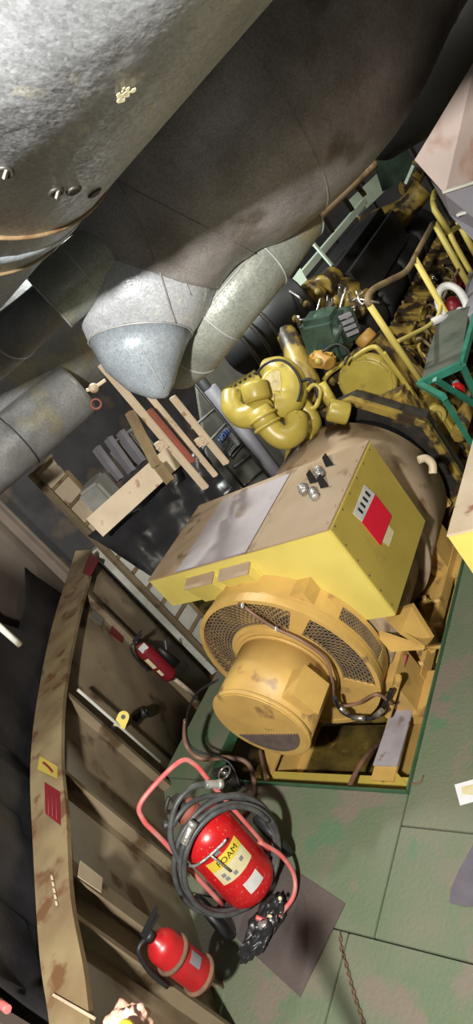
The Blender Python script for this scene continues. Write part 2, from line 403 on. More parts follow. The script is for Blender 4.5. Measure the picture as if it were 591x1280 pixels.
# feet
for sx in (-1,1):
    for y in (2.5,3.8):
        bm=NB(); box(bm,(AX+sx*.5,y,-.10),(.16,.3,.46)); box(bm,(AX+sx*.52,y,-.20),(.26,.36,.03)); obj('foot',bm,'yel_old',gen)
# ---- terminal box
XR,XL=-2.10,-3.82; YF,YB=2.46,3.34; ZT=1.345
ZB=.60; ZL=1.06
tb_=NB()
fr=[(XL,YF,ZT),(XR,YF,ZT),(XR,YF,ZB),(XR-.36,YF,ZB),(XR-.50,YF,ZL),(XL,YF,ZL)]
prism(tb_,fr,(0,YB-YF,0))
bmesh.ops.bevel(tb_,geom=list(tb_.edges),offset=.006,segments=2,affect='EDGES')
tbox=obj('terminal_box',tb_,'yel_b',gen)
bm=NB(); box(bm,(XR+.004,(YF+YB)/2,(ZT+ZB)/2),(.008,YB-YF-.02,ZT-ZB-.02),bev=.002); obj('side_panel',bm,'yel',tbox)  # coloured darker than the front to hold the side's shade
# top sheets
bm=NB(); box(bm,((XR-.62+XR)/2,(YF+YB)/2,ZT+.004),(.62,YB-YF+.005,.012),bev=.003)
for i in range(6):
    cyl(bm,(XR-.03,YF+.06+i*.15,ZT+.01),(XR-.03,YF+.06+i*.15,ZT+.018),.009,8)
obj('right_lid',bm,'brown',tbox)
bm=NB(); box(bm,((XL+XR-.62)/2,(YF+YB)/2,ZT+.006),(XR-.62-XL+.01,YB-YF+.01,.010),bev=.003); obj('left_lid',bm,'brown',tbox)
bm=NB(); box(bm,((-3.48+XR-.66)/2,(YF+YB)/2-.03,ZT+.014),(3.48+XR-.66,YB-YF-.05,.006),bev=.003); obj('grey_lid_sheet',bm,'greytop',tbox,label='dusty lilac grey sheet')
# hinged covers on the front
for x in (-3.28,-2.93):
    bm=NB(); w=.27
    prof=[(0,ZL+.215),( -.085,ZL+.185),(-.03,ZL+.0),(0,ZL-.01)]
    a=[bm.verts.new((x-w/2,YF+y,z)) for y,z in prof]; b=[bm.verts.new((x+w/2,YF+y,z)) for y,z in prof]
    for i in range(4): bm.faces.new((a[i],a[(i+1)%4],b[(i+1)%4],b[i]))
    bm.faces.new(a);bm.faces.new(b[::-1])
    box(bm,(x,YF-.004,ZL+.11),(w+.03,.006,.24))
    hc=obj('hinged_cover',bm,'yel_b',tbox)
    bm=NB(); prism(bm,[V((x-w/2-.01,YF-.002,ZL+.222)),V((x+w/2+.01,YF-.002,ZL+.222)),V((x+w/2+.01,YF-.092,ZL+.19)),V((x-w/2-.01,YF-.092,ZL+.19))],(0,0,.006)); obj('cover_top',bm,'brown',hc)
for x in (-3.1,-2.7):
    bm=NB(); box(bm,(x,YF-.006,ZL+.01),(.03,.012,.02)); obj('latch',bm,'rust',tbox)
for i in range(6):
    bm=NB(); cyl(bm,(XR+.006,YF+.05+i*.15,ZT-.02),(XR+.012,YF+.05+i*.15,ZT-.02),.006,8); obj('bolt',bm,'rust',tbox)
    if i: bm=NB(); cyl(bm,(XR+.006,YF+.025,ZT-.02-i*.13),(XR+.012,YF+.025,ZT-.02-i*.13),.006,8); obj('bolt',bm,'rust',tbox)
# placards on the side
def quad_x(bm,pts,x,th=.004):
    prism(bm,[onx(u,v,x) for u,v in pts],(th,0,0))
bm=NB(); quad_x(bm,[(455,606),(468,618),(452,652),(441,642)],XR+.010); wp=obj('white_placard',bm,'sign_white',tbox,label='white lettered placard')
bm=NB()
for (a,b,c_,d) in ((457,613,463,619),(454,620,460,626),(451,627,457,633),(448,634,454,640)):
    quad_x(bm,[(a,b),(c_,d),(c_-1.2,d+3),(a-1.2,b+3)],XR+.0145,.001)
obj('lettering',bm,'ink',wp)
bm=NB(); quad_x(bm,[(468,618),(489,645),(475,682),(452,653)],XR+.010); obj('red_placard',bm,'sign_red',tbox,label='plain red placard')
bm=NB(); quad_x(bm,[(486,657),(492,665),(486,683),(478,677)],XR+.009); obj('name_plate',bm,'label_cream',tbox)
# lifting lugs / torn foil-covered bolts on the lid
for (u,v,k) in ((398,588,0),(378,609,1),(391,615,2)):
    p=onz(u,v,ZT+.04); bm=NB()
    sphere(bm,p,.032,(1,1,1.1),14); sphere(bm,p+V((.015,-.03,-.01)),.028,(1.2,1,1),12); cyl(bm,p-V((0,0,.04)),p,.03,12)
    for v_ in bm.verts:
        v_.co+=V((random.uniform(-1,1),random.uniform(-1,1),random.uniform(-1,1)))*.006
    obj('foil_wrapped_bolt',bm,'tape',tbox)
    bm=NB(); q=p+V((.045,.05,-.01))
    prism(bm,[q+V((-.03,.01,-.03)),q+V((.04,.0,-.03)),q+V((.02,.03,.07)),q+V((-.02,.03,.05))],(0,.01,0)); obj('lug_shadow',bm,'black',tbox)  # black plate stands in for the cast shadow of each bolt
# cables on the exciter
def cable(name,uvd,r,m,parent=None,**k):
    bm=NB(); tube(bm,[at(*q) for q in uvd] if not isinstance(uvd[0],Vector) else uvd,r,10,n=8); return obj(name,bm,m,parent,**k)
def Y(u,v,y): return ony(u,v,y)
cable('cable',[Y(288,742,YF-.03),Y(303,757,2.2),Y(340,783,2.18),Y(375,800,2.16),Y(405,822,2.15),Y(415,850,2.1),Y(420,880,2.12),Y(445,880,2.15),Y(470,868,2.16),Y(490,880,2.2)],.011,'brownhose',gen)
for (u,v) in ((303,757),(345,786),(415,850)):
    bm=NB(); p=Y(u,v,2.165); torus(bm,p,(1,.2,-.4),.012,.006,12,6); obj('cable_clip',bm,'sign_white',gen)
cable('flexible_conduit',[Y(418,872,2.05),Y(428,890,2.1),Y(450,898,2.12),Y(472,895,2.14),Y(482,878,2.18),Y(489,862,2.2)],.014,'black',gen)
for a,b in (((424,884),(434,892)),((440,897),(455,898)),((468,896),(477,888))):
    bm=NB(); tube(bm,[Y(*a,2.085),Y(*b,2.085)],.017,10,smooth=False); obj('conduit_coupling',bm,'chrome',gen)
bm=NB(); p=Y(486,878,2.3); beam(bm,Y(484,895,2.25),Y(498,845,2.32),.05,.04,bev=.008); sphere(bm,p,.03); obj('conduit_bracket',bm,'yel_old',gen)
cable('red_conduit',[Y(493,880,2.3),Y(500,850,2.45),Y(507,818,2.6),],.014,'rustred',gen)
# ================================================================ SKID
skid=thing('skid_frame','yellow steel skid frame lying in the floor pit under the generator','frame',(AX,3,-.5))
ZR=-.2
bm=NB()
def ibeam(bm,a,b,w,h):
    a=V(a);b=V(b); up=V((0,0,1))
    beam(bm,a,b,w,.02); beam(bm,a-V((0,0,h/2)),b-V((0,0,h/2)),.02,h); beam(bm,a-V((0,0,h)),b-V((0,0,h)),w,.02)
ibeam(bm,(-2.5,1.84,ZR),(-2.5,9,ZR),.17,.3); obj('side_rail',bm,'yel_old',skid)
bm=NB(); ibeam(bm,(-3.55,1.84,ZR),(-3.55,9,ZR),.17,.3); obj('side_rail',bm,'yel_old',skid)
bm=NB(); ibeam(bm,(-3.66,1.80,ZR-.02),(-2.22,1.80,ZR-.02),.16,.28); prism(bm,[V((-2.42,1.88,ZR)),V((-2.22,1.72,ZR)),V((-2.22,1.72,ZR-.3)),V((-2.42,1.88,ZR-.3))],(0,.03,0)); obj('front_beam',bm,'yel',skid)
bm=NB(); 
for y in (2.45,3.6,5,6.5): beam(bm,(-3.6,y,ZR-.05),(-2.4,y,ZR-.05),.14,.05)
obj('cross_beam',bm,'yel_old',skid)
bm=NB(); beam(bm,(-2.38,2.6,ZR+.03),(-2.38,6.5,ZR+.03),.035,.10); beam(bm,(-2.30,2.75,ZR-.0),(-2.30,6.5,ZR),.035,.02); obj('edge_channel',bm,'yel_old',skid)
bm=NB(); prism(bm,[onz(500,861,ZR+.012),onz(524,861,ZR+.012),onz(497,958.6,ZR+.012),onz(467,957.6,ZR+.012)],(0,0,.012)); obj('patch_plate',bm,'greyplate',skid,label='bare lilac grey steel plate')
for y,x in ((2.7,-2.5),(2.95,-2.52),(3.05,-2.44),(2.85,-2.38),(3.3,-2.5)):
    bm=NB(); box(bm,(x,y,ZR+.05),(.09,.06,.08),Matrix.Rotation(random.random(),3,'Z'),bev=.01); cyl(bm,(x,y,ZR+.04),(x+.03,y,ZR+.14),.018,8); cyl(bm,(x+.0,y,ZR+.07),(x+.14,y,ZR+.07),.022,10)
    obj('mounting_clamp',bm,'yel_old',skid)
# oil tray inside
bm=NB(); box(bm,(-3.0,2.15,-.52),(1.0,.65,.02)); obj('oil_tray',bm,'oil',skid)
# hoses in pit
o=cable('rubber_hose',[onz(325,938,-.12),onz(328,955,-.10),onz(333,978,-.06),onz(331,984,-.02)],.014,'brownhose',label='short brown hose standing over the left of the pit beam',cat='hose')
o=cable('rubber_hose',[onz(478,925,-.45),onz(458,945,-.2),onz(445,965,-.12),onz(436,985,-.06)],.016,'brownhose',label='short brown hose hooked over the right of the front pit beam',cat='hose')
# ================================================================ ENGINE
eng=thing('diesel_engine','long oily yellow vee engine stretching away behind the generator','engine',(AX,6.6,-.45))
EX=AX+.05
# flywheel housing: octagonal bowl
bm=NB()
def octa(bm,y0,y1,r0,r1,cx=AX,cz=AZ,a0=22.5):
    vs=[]
    for y,r in ((y0,r1),(y1,r1),(y1,r0),(y0,r0)):
        vs.append([bm.verts.new((cx+r*math.cos(math.radians(a0+45*k)),y,cz+r*math.sin(math.radians(a0+45*k)))) for k in range(8)])
    for j in range(4):
        for k in range(8): bm.faces.new((vs[j][k],vs[j][(k+1)%8],vs[(j+1)%4][(k+1)%8],vs[(j+1)%4][k]))
octa(bm,4.28,4.34,.78,.84); fl=obj('flywheel_housing',bm,'yel_eng',eng)
bm=NB(); octa(bm,4.34,4.50,.10,.80); CYL(bm,4.1,4.36,.60); obj('flywheel_guard',bm,'dark',eng)
bm=NB(); box(bm,(AX,4.62,AZ-.1),(1.25,.25,1.25),bev=.04); obj('gear_case',bm,'yel_eng',eng)
# round cover
cc=ony(458,480,4.74)
bm=NB(); cyl(bm,cc+V((0,0,0)),cc+V((0,.10,0)),.262,48,bev=.02); cyl(bm,cc+V((0,-.012,0)),cc,.235,48,bev=.01)
for k in range(12):
    a=2*PI*k/12; q=cc+V((.246*math.cos(a),-.004,.246*math.sin(a))); cyl(bm,q-V((0,.012,0)),q,.011,8)
obj('round_cover',bm,'yel_turbo',eng)
bm=NB()
cf=[ony(u,v,4.86) for u,v in ((405,478),(468,432),(520,488),(478,520),(420,540),(400,520))]
prism(bm,cf,(0,.35,0)); obj('cover_housing',bm,'yel_eng',eng)
bm=NB()
tube(bm,[ony(u,v,4.74) for u,v in ((400,484),(412,466),(440,448),(465,434),(478,442),(500,470),(518,496))],.022,10)
tube(bm,[ony(u,v,4.66) for u,v in ((480,440),(492,458),(508,480),(516,494))],.014,8)
obj('oil_pipe',bm,'yel_turbo',eng)
# block
bm=NB(); box(bm,(EX,6.75,.25),(.95,3.9,1.0),bev=.05); obj('engine_block',bm,'yel_eng',eng)
# banks
for sx in (-1,1):
    ang=math.radians(28)*sx
    rot=Matrix.Rotation(ang,3,'Y')
    nb=8
    for k in range(nb):
        y=5.15+k*.46
        c=V((EX,y,.55))+rot@V((0,0,.52))
        bm=NB()
        box(bm,c,(.36,.36,.26),rot,bev=.02); 
        box(bm,c+rot@V((0,0,.17)),(.30,.30,.12),rot,bev=.035)
        for dx in(-.11,.11):
            for dy in (-.1,.1): cyl(bm,c+rot@V((dx,dy,.2)),c+rot@V((dx,dy,.25)),.014,8)
        h=obj('cylinder_head',bm,'yel_eng',eng)
        bm=NB()
        q=c+rot@V((sx*.18,-.05,.02)); 
        tube(bm,[q+V((0,0,.1)),q+V((sx*.06,0,.12)),q+V((sx*.10,.02,.0)),q+V((sx*.12,.03,-.2))],.016,8)
        tube(bm,[q+V((0,.16,.14)),q+V((sx*.05,.18,.17)),q+V((sx*.08,.2,.05)),q+V((sx*.02,.22,-.1))],.011,8)
        obj('fuel_line',bm,'flange',h)
        bm=NB(); q=c+rot@V((sx*.25,0,-.22)); cyl(bm,q,q+rot@V((0,0,.22)),.075,16,bev=.012); box(bm,q+rot@V((0,0,-.08)),(.16,.2,.14),rot,bev=.01)
        obj('side_pump',bm,'yel_eng',h)
    bm=NB(); tube(bm,[V((EX+sx*.66,4.9,.75)),V((EX+sx*.66,8.6,.75))],.05,14,smooth=False)
    tube(bm,[V((EX+sx*.60,4.9,.30)),V((EX+sx*.60,8.6,.30))],.07,14,smooth=False)
    obj('water_manifold',bm,'yel_eng',eng)
# exhaust manifold & black lagging in the vee; left bank's shade put into black mass
bm=NB()
for k in range(4): cyl(bm,(EX-.12,5.35+k*.85,1.35),(EX-.12,6.1+k*.85,1.35),.26,20,bev=.05)
box(bm,(EX-.45,6.7,1.2),(.6,3.2,.5),bev=.1); box(bm,(EX-.15,6.6,1.72),(.62,1.9,.55),bev=.1)
obj('lagging_and_shade',bm,'vdark',eng)
# far turbo elbow in yellow
bm=NB(); tube(bm,[ony(450,285,7.6),ony(475,275,7.7),ony(505,262,7.8),ony(530,235,7.9)],.13,14); tube(bm,[ony(510,235,8.3),ony(520,215,8.6),ony(535,200,8.6)],.12,14); cyl(bm,ony(500,262,8),ony(486,292,8),.17,18,bev=.03)
obj('charge_air_pipe',bm,'yel_eng',eng)
# near turbocharger cluster on the left front
turbo=thing('turbocharger','glossy yellow turbocharger volute and elbow under the grey duct, left of the engine front','turbocharger',ony(350,540,4.5)-V((0,0,.3)))
def D(u,v,d): return at(u,v,d)
bm=NB(); tube(bm,[D(290,492,5.2),D(290,508,5.15),D(302,520,5.1),D(318,518,5.05),D(328,506,5.1)],[.085,.11],20); cyl(bm,D(316,478,5.0),D(322,502,5.0),.11,20,bev=.03); obj('inlet_volute',bm,'yel_turbo',turbo)
bm=NB(); tube(bm,[D(322,512,4.95),D(336,535,4.95)],.10,20,smooth=False)
tube(bm,[D(333,530,4.95),D(345,543,4.95),D(358,547,4.95),D(370,538,5.0),D(370,524,5.1)],.095,20); obj('outlet_elbow',bm,'yel_turbo',turbo)
bm=NB(); torus(bm,D(328,522,4.95),ray(336,535)-ray(322,512),.105,.014,28,8); obj('hose_clamp',bm,'yel_turbo',turbo)
bm=NB(); torus(bm,D(334,532,4.95),ray(336,535)-ray(322,512),.105,.014,28,8); obj('hose_clamp',bm,'yel_turbo',turbo)
bm=NB(); tube(bm,[D(335,463,5.3),D(350,462,5.2),D(364,474,5.15),D(366,492,5.15),D(356,506,5.15),D(342,508,5.15)],[.10,.13],20); cyl(bm,D(348,482,5.1),D(348,482,5.5),.15,28,bev=.03)
obj('compressor_volute',bm,'yel_turbo',turbo)
bm=NB(); prism(bm,[D(277,487,5.2),D(318,462,5.2),D(326,474,5.2),D(286,500,5.2)],ray(300,480)*.0003)
obj('mounting_flange',bm,'yel_turbo',turbo)
for k in range(7):
    bm=NB(); sphere(bm,D(282+6*k,489-3.8*k,5.18),.014,seg=8); obj('bolt',bm,'dark',turbo)
bm=NB(); tube(bm,[D(354,410,5.9),D(364,430,5.8),D(376,458,5.7),D(384,490,5.6),D(376,515,5.6)],[.09,.15],12)
obj('inlet_duct',bm,'yel_eng',turbo)
bm=NB(); tube(bm,[D(368,500,5.3),D(382,512,5.3),D(392,530,5.3),D(380,545,5.2)],.07,12); obj('drain_casting',bm,'yel_turbo',turbo)
bm=NB(); tube(bm,[D(320,468,5.1),D(332,455,5.0),D(350,450,4.95),D(366,460,4.95),D(376,480,4.95),D(372,502,4.95)],.011,8); obj('black_pipe',bm,'black',turbo)
bm=NB(); tube(bm,[D(374,478,5.0),D(386,474,5.0),D(394,482,5.0),D(398,500,5.0)],.013,8); obj('black_pipe',bm,'black',turbo)
bm=NB(); tube(bm,[D(384,488,5.0),D(392,481,5.0),D(400,488,5.0),D(396,506,5.0),D(388,512,5.0)],.018,8); obj('small_pipe',bm,'yel_turbo',turbo)
# dark misc behind turbo
mis=thing('exhaust_bellows','black lagged exhaust bellows between the duct end and the yellow turbocharger','bellows',D(330,420,6))
bm=NB(); tube(bm,[D(300,440,6.3),D(325,420,6.1),D(350,395,6.0),D(375,375,6.0)],.26,20); obj('bellows_body',bm,'vdark',mis)
bm=NB()
for k in range(5): torus(bm,D(305+14*k,436-12*k,6.05),ray(375,375)-ray(300,440),.27,.02,28,8)
obj('bellows_ring',bm,'dark',mis)
# green casting
gm=thing('oil_filter_unit','dark green filter casting between the turbocharger and the engine front','filter',D(415,430,5.4))
bm=NB(); box(bm,D(408,420,5.5),(.35,.3,.42),Matrix.Rotation(.3,3,'Y'),bev=.05); cyl(bm,D(395,400,5.5),D(430,420,5.4),.13,20,bev=.03); cyl(bm,D(428,392,5.5),D(438,420,5.4),.10,16,bev=.02)
obj('filter_body',bm,'greenmach',gm)
bm=NB(); 
for k in range(4): beam(bm,D(424+3*k,398+7*k,5.28),D(438+3*k,392+7*k,5.28),.05,.03)
obj('terminal_block',bm,'greyduct',gm)
bm=NB(); tube(bm,[D(403,440,5.2),D(420,430,5.15),D(436,440,5.15),D(430,456,5.2)],.01,8); obj('pipe',bm,'black',gm)
bm=NB(); box(bm,D(403,450,5.3),(.22,.12,.13),Matrix.Rotation(.6,3,'Y'),bev=.03); cyl(bm,D(398,445,5.3),D(412,455,5.2),.06,14,bev=.01); obj('bracket_cover',bm,'orange',gm)
bm=NB(); cyl(bm,D(452,418,5.4),D(462,428,5.4),.09,14,bev=.02)
obj('bracket_cover',bm,'orange',gm)
bm=NB(); sphere(bm,D(398,452,5.1),.03); cyl(bm,D(400,480,5.1),D(415,505,5.1),.05,12); cyl(bm,D(410,512,5.0),D(436,518,5.0),.09,20,bev=.02); obj('drain_pot',bm,'yel_turbo',gm)
# brown auxiliaries upper left of engine
aux=thing('engine_auxiliaries','cluster of brown oily pumps and pipes behind the green filter','pump',D(400,390,6))
bm=NB()
for (u,v,r,l) in ((385,378,.16,.25),(402,362,.12,.2),(372,395,.12,.2),(425,372,.13,.3),(440,388,.12,.3),(412,385,.08,.25)):
    cyl(bm,D(u,v,5.9),D(u+14,v-14,5.9+l),r,18,bev=.025); sphere(bm,D(u-4,v+3,5.8),r*.35,seg=10)
obj('pump_body',bm,'yel_eng',aux)
bm=NB()
for i in range(14):
    u=random.uniform(372,450); v=random.uniform(360,412); p=D(u,v,5.7); q=p+V((random.uniform(-.15,.15),random.uniform(-.1,.1),random.uniform(-.15,.15))); r_=q+V((random.uniform(-.15,.15),.1,random.uniform(-.15,.15)))
    tube(bm,[p,q,r_],.012,6)
obj('pipe_tangle',bm,'chrome',aux)
# engine right-side clutter (pump etc) near the green stand
pm=thing('fuel_pump','yellow round-capped fuel pump below the green stand corner','pump',onx(547,520,-2.35)-V((0,0,.2)))
c=onx(547,518,-2.40); bm=NB(); cyl(bm,c+V((-.1,.15,-.02)),c+V((.0,-.05,.02)),.10,24,bev=.02); cyl(bm,c+V((0,-.05,.02)),c+V((.015,-.08,.025)),.05,20,bev=.01); box(bm,c+V((-.05,.12,-.14)),(.22,.3,.2),bev=.03); obj('pump_casing',bm,'yel_turbo',pm)
bm=NB()
for i in range(12):
    u=random.uniform(520,590); v=random.uniform(525,590); p=onx(u,v,-2.42); q=p+V((.02,random.uniform(-.12,.12),random.uniform(-.1,.1))); tube(bm,[p,q,q+V((-.05,.08,random.uniform(-.1,.1)))],.012,6)
obj('pipe_tangle',bm,'dark',pm)
bm=NB()
for (u,v,a,b) in ((565,545,.14,.1),(580,565,.12,.14),(572,590,.16,.1),(588,540,.1,.12),(560,580,.1,.08)):
    box(bm,onx(u,v,-2.46),(.12,a,b),Matrix.Rotation(random.uniform(-.3,.3),3,'X'),bev=.015)
obj('governor_box',bm,'yel_eng',pm)
# small pipes along the near bank
for i in range(44):
    y=random.uniform(4.95,8.4); x=EX+random.uniform(.30,.62); z=.92+random.uniform(-.35,.30)-(x-EX-.3)*.5
    p=V((x,y,z)); q=p+V((random.uniform(-.08,.10),random.uniform(-.15,.15),random.uniform(-.05,.12))); r_=q+V((random.uniform(-.05,.10),random.uniform(-.12,.12),-.15))
    bm=NB(); tube(bm,[p,q,r_],random.choice((.009,.014,.018)),6,n=4)
    obj('fuel_pipe' if i%3 else 'chrome_fitting',bm,('yel_eng','flange','chrome','yel_turbo','dark')[i%5],eng)
# ================================================================ RAILING
rail=thing('guard_rail','yellow tubular guard rail with worn grey patches alongside the engine','railing',(-2.1,5.2,.8))
XG=-2.1
G=lambda u,v:onx(u,v,XG)
bm=NB(); tube(bm,[G(526,477),G(487,420),G(462,382)],.025,12,smooth=False); obj('post',bm,'yel_b',rail)
bm=NB(); tube(bm,[G(462,382),G(459,374),G(466,362),G(488,350),G(505,341),G(514,330),G(520,318),G(541,279)],.024,12); obj('top_rail',bm,'flange',rail)
bm=NB(); tube(bm,[G(518,323),G(573,420),G(583,437)],.027,12,smooth=False); obj('post',bm,'yel_b',rail)
bm=NB(); tube(bm,[G(495,428),G(515,418),G(534,408),G(547,395),G(551,378)],.017,12); obj('mid_rail',bm,'yel_b',rail)
bm=NB(); tube(bm,[G(543,279),G(591,366)],.03,12,smooth=False); obj('post',bm,'yel_b',rail)
bm=NB(); tube(bm,[G(541,252),G(543,262),G(561,290)],.03,12,smooth=False); tube(bm,[G(541,252),G(543,241),G(552,232)],.028,12); obj('post',bm,'yel_b',rail)
bm=NB(); tube(bm,[G(575,282),G(566,288),G(564,296),G(588,340)],.026,12); obj('post',bm,'yel_b',rail)
bm=NB(); tube(bm,[G(572,276),G(594,318)],.032,12,smooth=False); obj('post',bm,'yel_b',rail)
bm=NB(); tube(bm,[G(573,337),G(560,360),G(551,378)],.014,10); obj('mid_rail',bm,'flange',rail)
# ================================================================ GREEN STAND
st=thing('stair_platform','teal green framed stand with a worn grey tread beside the engine','platform',(-1.8,4.4,0))
Zp=1.2
Zq=lambda u,v:onz(u,v,Zp)
bm=NB(); prism(bm,[Zq(528,478),Zq(577,455),Zq(588,385),Zq(560,392),Zq(547,410),Zq(536,445)],(0,0,.02)); obj('tread',bm,'treadm',st)
bm=NB(); 
beam(bm,Zq(524,480),Zq(577,456),.045,.05); beam(bm,Zq(577,456),Zq(598,380),.04,.04); obj('top_frame',bm,'teal',st)
bm=NB(); beam(bm,Zq(577,456),at(600,508,4.9),.045,.04); obj('leg',bm,'teal',st)
bm=NB(); beam(bm,Zq(543,474),at(600,510,4.9),.035,.035); obj('brace',bm,'teal',st)
bm=NB(); beam(bm,Zq(524,480),Zq(555,497),.04,.04); beam(bm,Zq(552,494),at(595,565,4.9),.04,.04); obj('brace',bm,'teal',st)
rb=thing('red_lamp','small round red bulb seen through the green stand frame','lamp',at(571,487,5.0)-V((0,0,.08)))
bm=NB(); sphere(bm,at(572,487,5.0),.055,(1,1,1.1)); obj('bulb',bm,'red',rb)
bm=NB(); cyl(bm,at(569,478,5.05),at(573,484,5.02),.03,14); obj('socket',bm,'greyduct',rb)
wr=thing('looped_white_strap','white strap loop around a red valve wheel above the stand tread','strap',at(565,395,5.0))
bm=NB(); 
torus(bm,at(565,380,5.6),ray(565,385)+V((.2,.3,0))*300,.17,.035,28,8,sq=(.62,1)); tube(bm,[at(540,403,5.4),at(552,398,5.4),at(566,397,5.5),at(575,388,5.6)],.035,10)
obj('strap_loop',bm,'sign_white',wr)
bm=NB(); sphere(bm,at(567,384,5.7),.10,(.7,1,1)); obj('valve_wheel',bm,'redd',wr)
bm=NB(); box(bm,at(588,362,7.1),(.3,.4,.35),bev=.03); obj('fire_hose_box',bm,'redd',label='dark red box behind the yellow rail posts at the right edge',cat='box')
bm=NB(); cyl(bm,at(603,405,5.1),at(600,350,6.5),.14,24,bev=.02); obj('vent_pipe',bm,'greyduct',label='dark grey round pipe behind the green stand at the right edge',cat='pipe')
# ================================================================ SECOND GENERATOR
g2=thing('generator','yellow terminal box of a second generator, cut off by the right picture edge','generator',(-.5,2.6,0))
bm=NB(); x0,y0,zt=-1.30,2.14,1.345
prism(bm,[(x0,y0,zt),(x0+1.5,y0,zt),(x0+1.5,y0,1.06),(x0+.3,y0,1.06),(x0,y0,1.06)],(0,.88,0)); bmesh.ops.bevel(bm,geom=list(bm.edges),offset=.006,segments=2,affect='EDGES')
t2=obj('terminal_box',bm,'yel_b',g2)
bm=NB(); box(bm,(x0+.75,y0+.44,zt+.006),(1.5,.885,.012),bev=.003); obj('lid',bm,'cream',t2)
bm=NB(); cyl(bm,(x0+1.05,y0+.1,.53),(x0+1.05,y0+2.4,.53),.62,48); obj('stator_drum',bm,'yel_old',g2)
bm=NB(); box(bm,(x0+1.05,y0+1.2,-.0+.02),(1.2,2.2,.06)); box(bm,(x0+.55,y0+1.2,.15),(.1,2,.3)); box(bm,(x0+1.55,y0+1.2,.15),(.1,2,.3)); obj('skid',bm,'yel_old',g2)
# ================================================================ LIFTING HOOK right of drum
bm=NB(); tube(bm,[at(523,575,4.35),at(532,573,4.35),at(540,580,4.35),at(541,592,4.35)],.028,12); obj('lifting_eye',bm,'cream',gen)
bm=NB(); beam(bm,onx(525,588,-2.42),onx(560,632,-2.36),.06,.05); obj('gusset',bm,'yel_old',gen)
# ================================================================ DUCTS
def duct(name,label,pts,m,seams=(),seg=56,parent=None,n=8,caps=True,seam_m='hem',sr=.006):
    """pts: (pos, radius); smooth loft with raised seams at given fractions"""
    P=[V(p) for p,r in pts]; RR=[V((r,0,0)) for p,r in pts]
    SP=smooth_path(P,n); SR=[q.x for q in smooth_path(RR,n)]
    if len(P)==2: SR=[RR[0].x,RR[1].x]
    th=thing(name,label,'duct',sum(P,V())/len(P))
    bm=NB(); rings=[]
    for i,p in enumerate(SP):
        d=(SP[min(i+1,len(SP)-1)]-SP[max(i-1,0)]); rings.append((p,d,max(SR[i],.005)))
    loft(bm,rings,seg,caps); body=obj('duct_body',bm,m,th)
    for s in seams:
        x=s*(len(SP)-1); i=min(int(x),len(SP)-2); f=x-i; p=SP[i].lerp(SP[i+1],f); r=SR[i]+(SR[i+1]-SR[i])*f; d=SP[i+1]-SP[i]
        bm=NB(); torus(bm,p,d,r,sr,64,8); obj('seam_band',bm,seam_m,th)
    return th,body,SP,SR
# A : nearest, bright
dA=V((-.991,.136,0)); dp=V((.136,.991,0)); ec=math.radians(29.2); DA=1.6; rA=DA*math.sin(math.radians(19.3))
cA=CAM+dp*DA*math.cos(ec)+V((0,0,DA*math.sin(ec)))
A=lambda s:cA+dA*s
ta,ba,_,_=duct('exhaust_duct','big bright galvanised duct crossing the top left corner, nearest of all',[(A(-2.5),rA),(A(1.72),rA)],'galv')
bm=NB(); loft(bm,[(A(1.72),dA,rA),(A(1.76),dA,rA*1.01),(A(1.78),dA,rA*.985),(A(3.6),dA,rA*.985)],64); obj('end_section',bm,'galv_blue',ta)
bm=NB(); torus(bm,A(1.60),dA,rA+.002,.007,72,8); torus(bm,A(1.86),dA,rA*.99,.006,72,8); obj('seam_band',bm,'flange',ta)
def on_A(u,v):
    d=ray(u,v).normalized(); lo=None
    # intersect ray with cylinder
    o=CAM-cA; a=d-dA*d.dot(dA); b=o-dA*o.dot(dA); qa=a.dot(a); qb=2*a.dot(b); qc=b.dot(b)-rA*rA; disc=qb*qb-4*qa*qc
    t=(-qb-math.sqrt(max(disc,0)))/(2*qa); return CAM+d*t
for (u,v) in ((70,240),(118,241),(6,215),(92,238)):
    p=on_A(u,v); nn=(p-cA); nn=(nn-dA*nn.dot(dA)).normalized(); bm=NB()
    torus(bm,p,nn,.016,.006,16,8); cyl(bm,p-nn*.01,p+nn*.004,.013,12); 
    obj('burst_rivet_hole',bm,'dark',ta)
    if u in (70,6): bm=NB(); beam(bm,p+nn*.003-dA*.016,p+nn*.012+dA*.006,.012,.006); obj('torn_tab',bm,'galv_dirty_shaded',ta)
# yellow paint smear
p=on_A(155,117); nn=(p-cA); nn=(nn-dA*nn.dot(dA)).normalized(); s_=dA; t_=nn.cross(dA)
bm=NB(); 
for k in range(22):
    c=p+s_*random.gauss(0,.012)+t_*random.gauss(0,.006)+nn*.001; ra_=random.uniform(.002,.006); poly=[c+s_*ra_*1.4*math.cos(a)+t_*ra_*math.sin(a) for a in [j*PI/3 for j in range(6)]]; prism(bm,poly,nn*.0012)
obj('paint_smear',bm,'label_cream',ta)
# B : big duct behind it, its shade put into the colour, with gored end
def B(u,v,r_px,d): return (at(u,v,d), r_px*d/F)
K=1.22
ptsB=[B(560,-240,150,2.3*K),B(455,-75,150,2.45*K),B(378,45,165,2.55*K),B(296,130,166,2.6*K),B(230,205,148,2.65*K),B(198,270,122,2.72*K),B(183,330,96,2.8*K)]
tb2,bb,SP,SR=duct('exhaust_duct','large dirty duct with shade in its colour, running diagonally behind the bright near one',ptsB,'galv_dirty_shaded',seams=(.17,.5,.80),seam_m='galv_dirty_shaded',sr=.005)
E0=[B(183,330,96,2.8*K),B(173,378,88,2.8*K),B(176,424,64,2.8*K),B(182,448,53,2.8*K),B(192,472,36,2.8*K),B(203,489,17,2.8*K),B(208,496,3,2.8*K)]
rings=[(p,(E0[min(i+1,6)][0]-E0[max(i-1,0)][0]),r) for i,(p,r) in enumerate(E0)]
bm=NB(); loft(bm,rings[:3],48); elbow=obj('elbow_gore',bm,'galv',tb2)
bm=NB(); loft(bm,rings[2:],48)
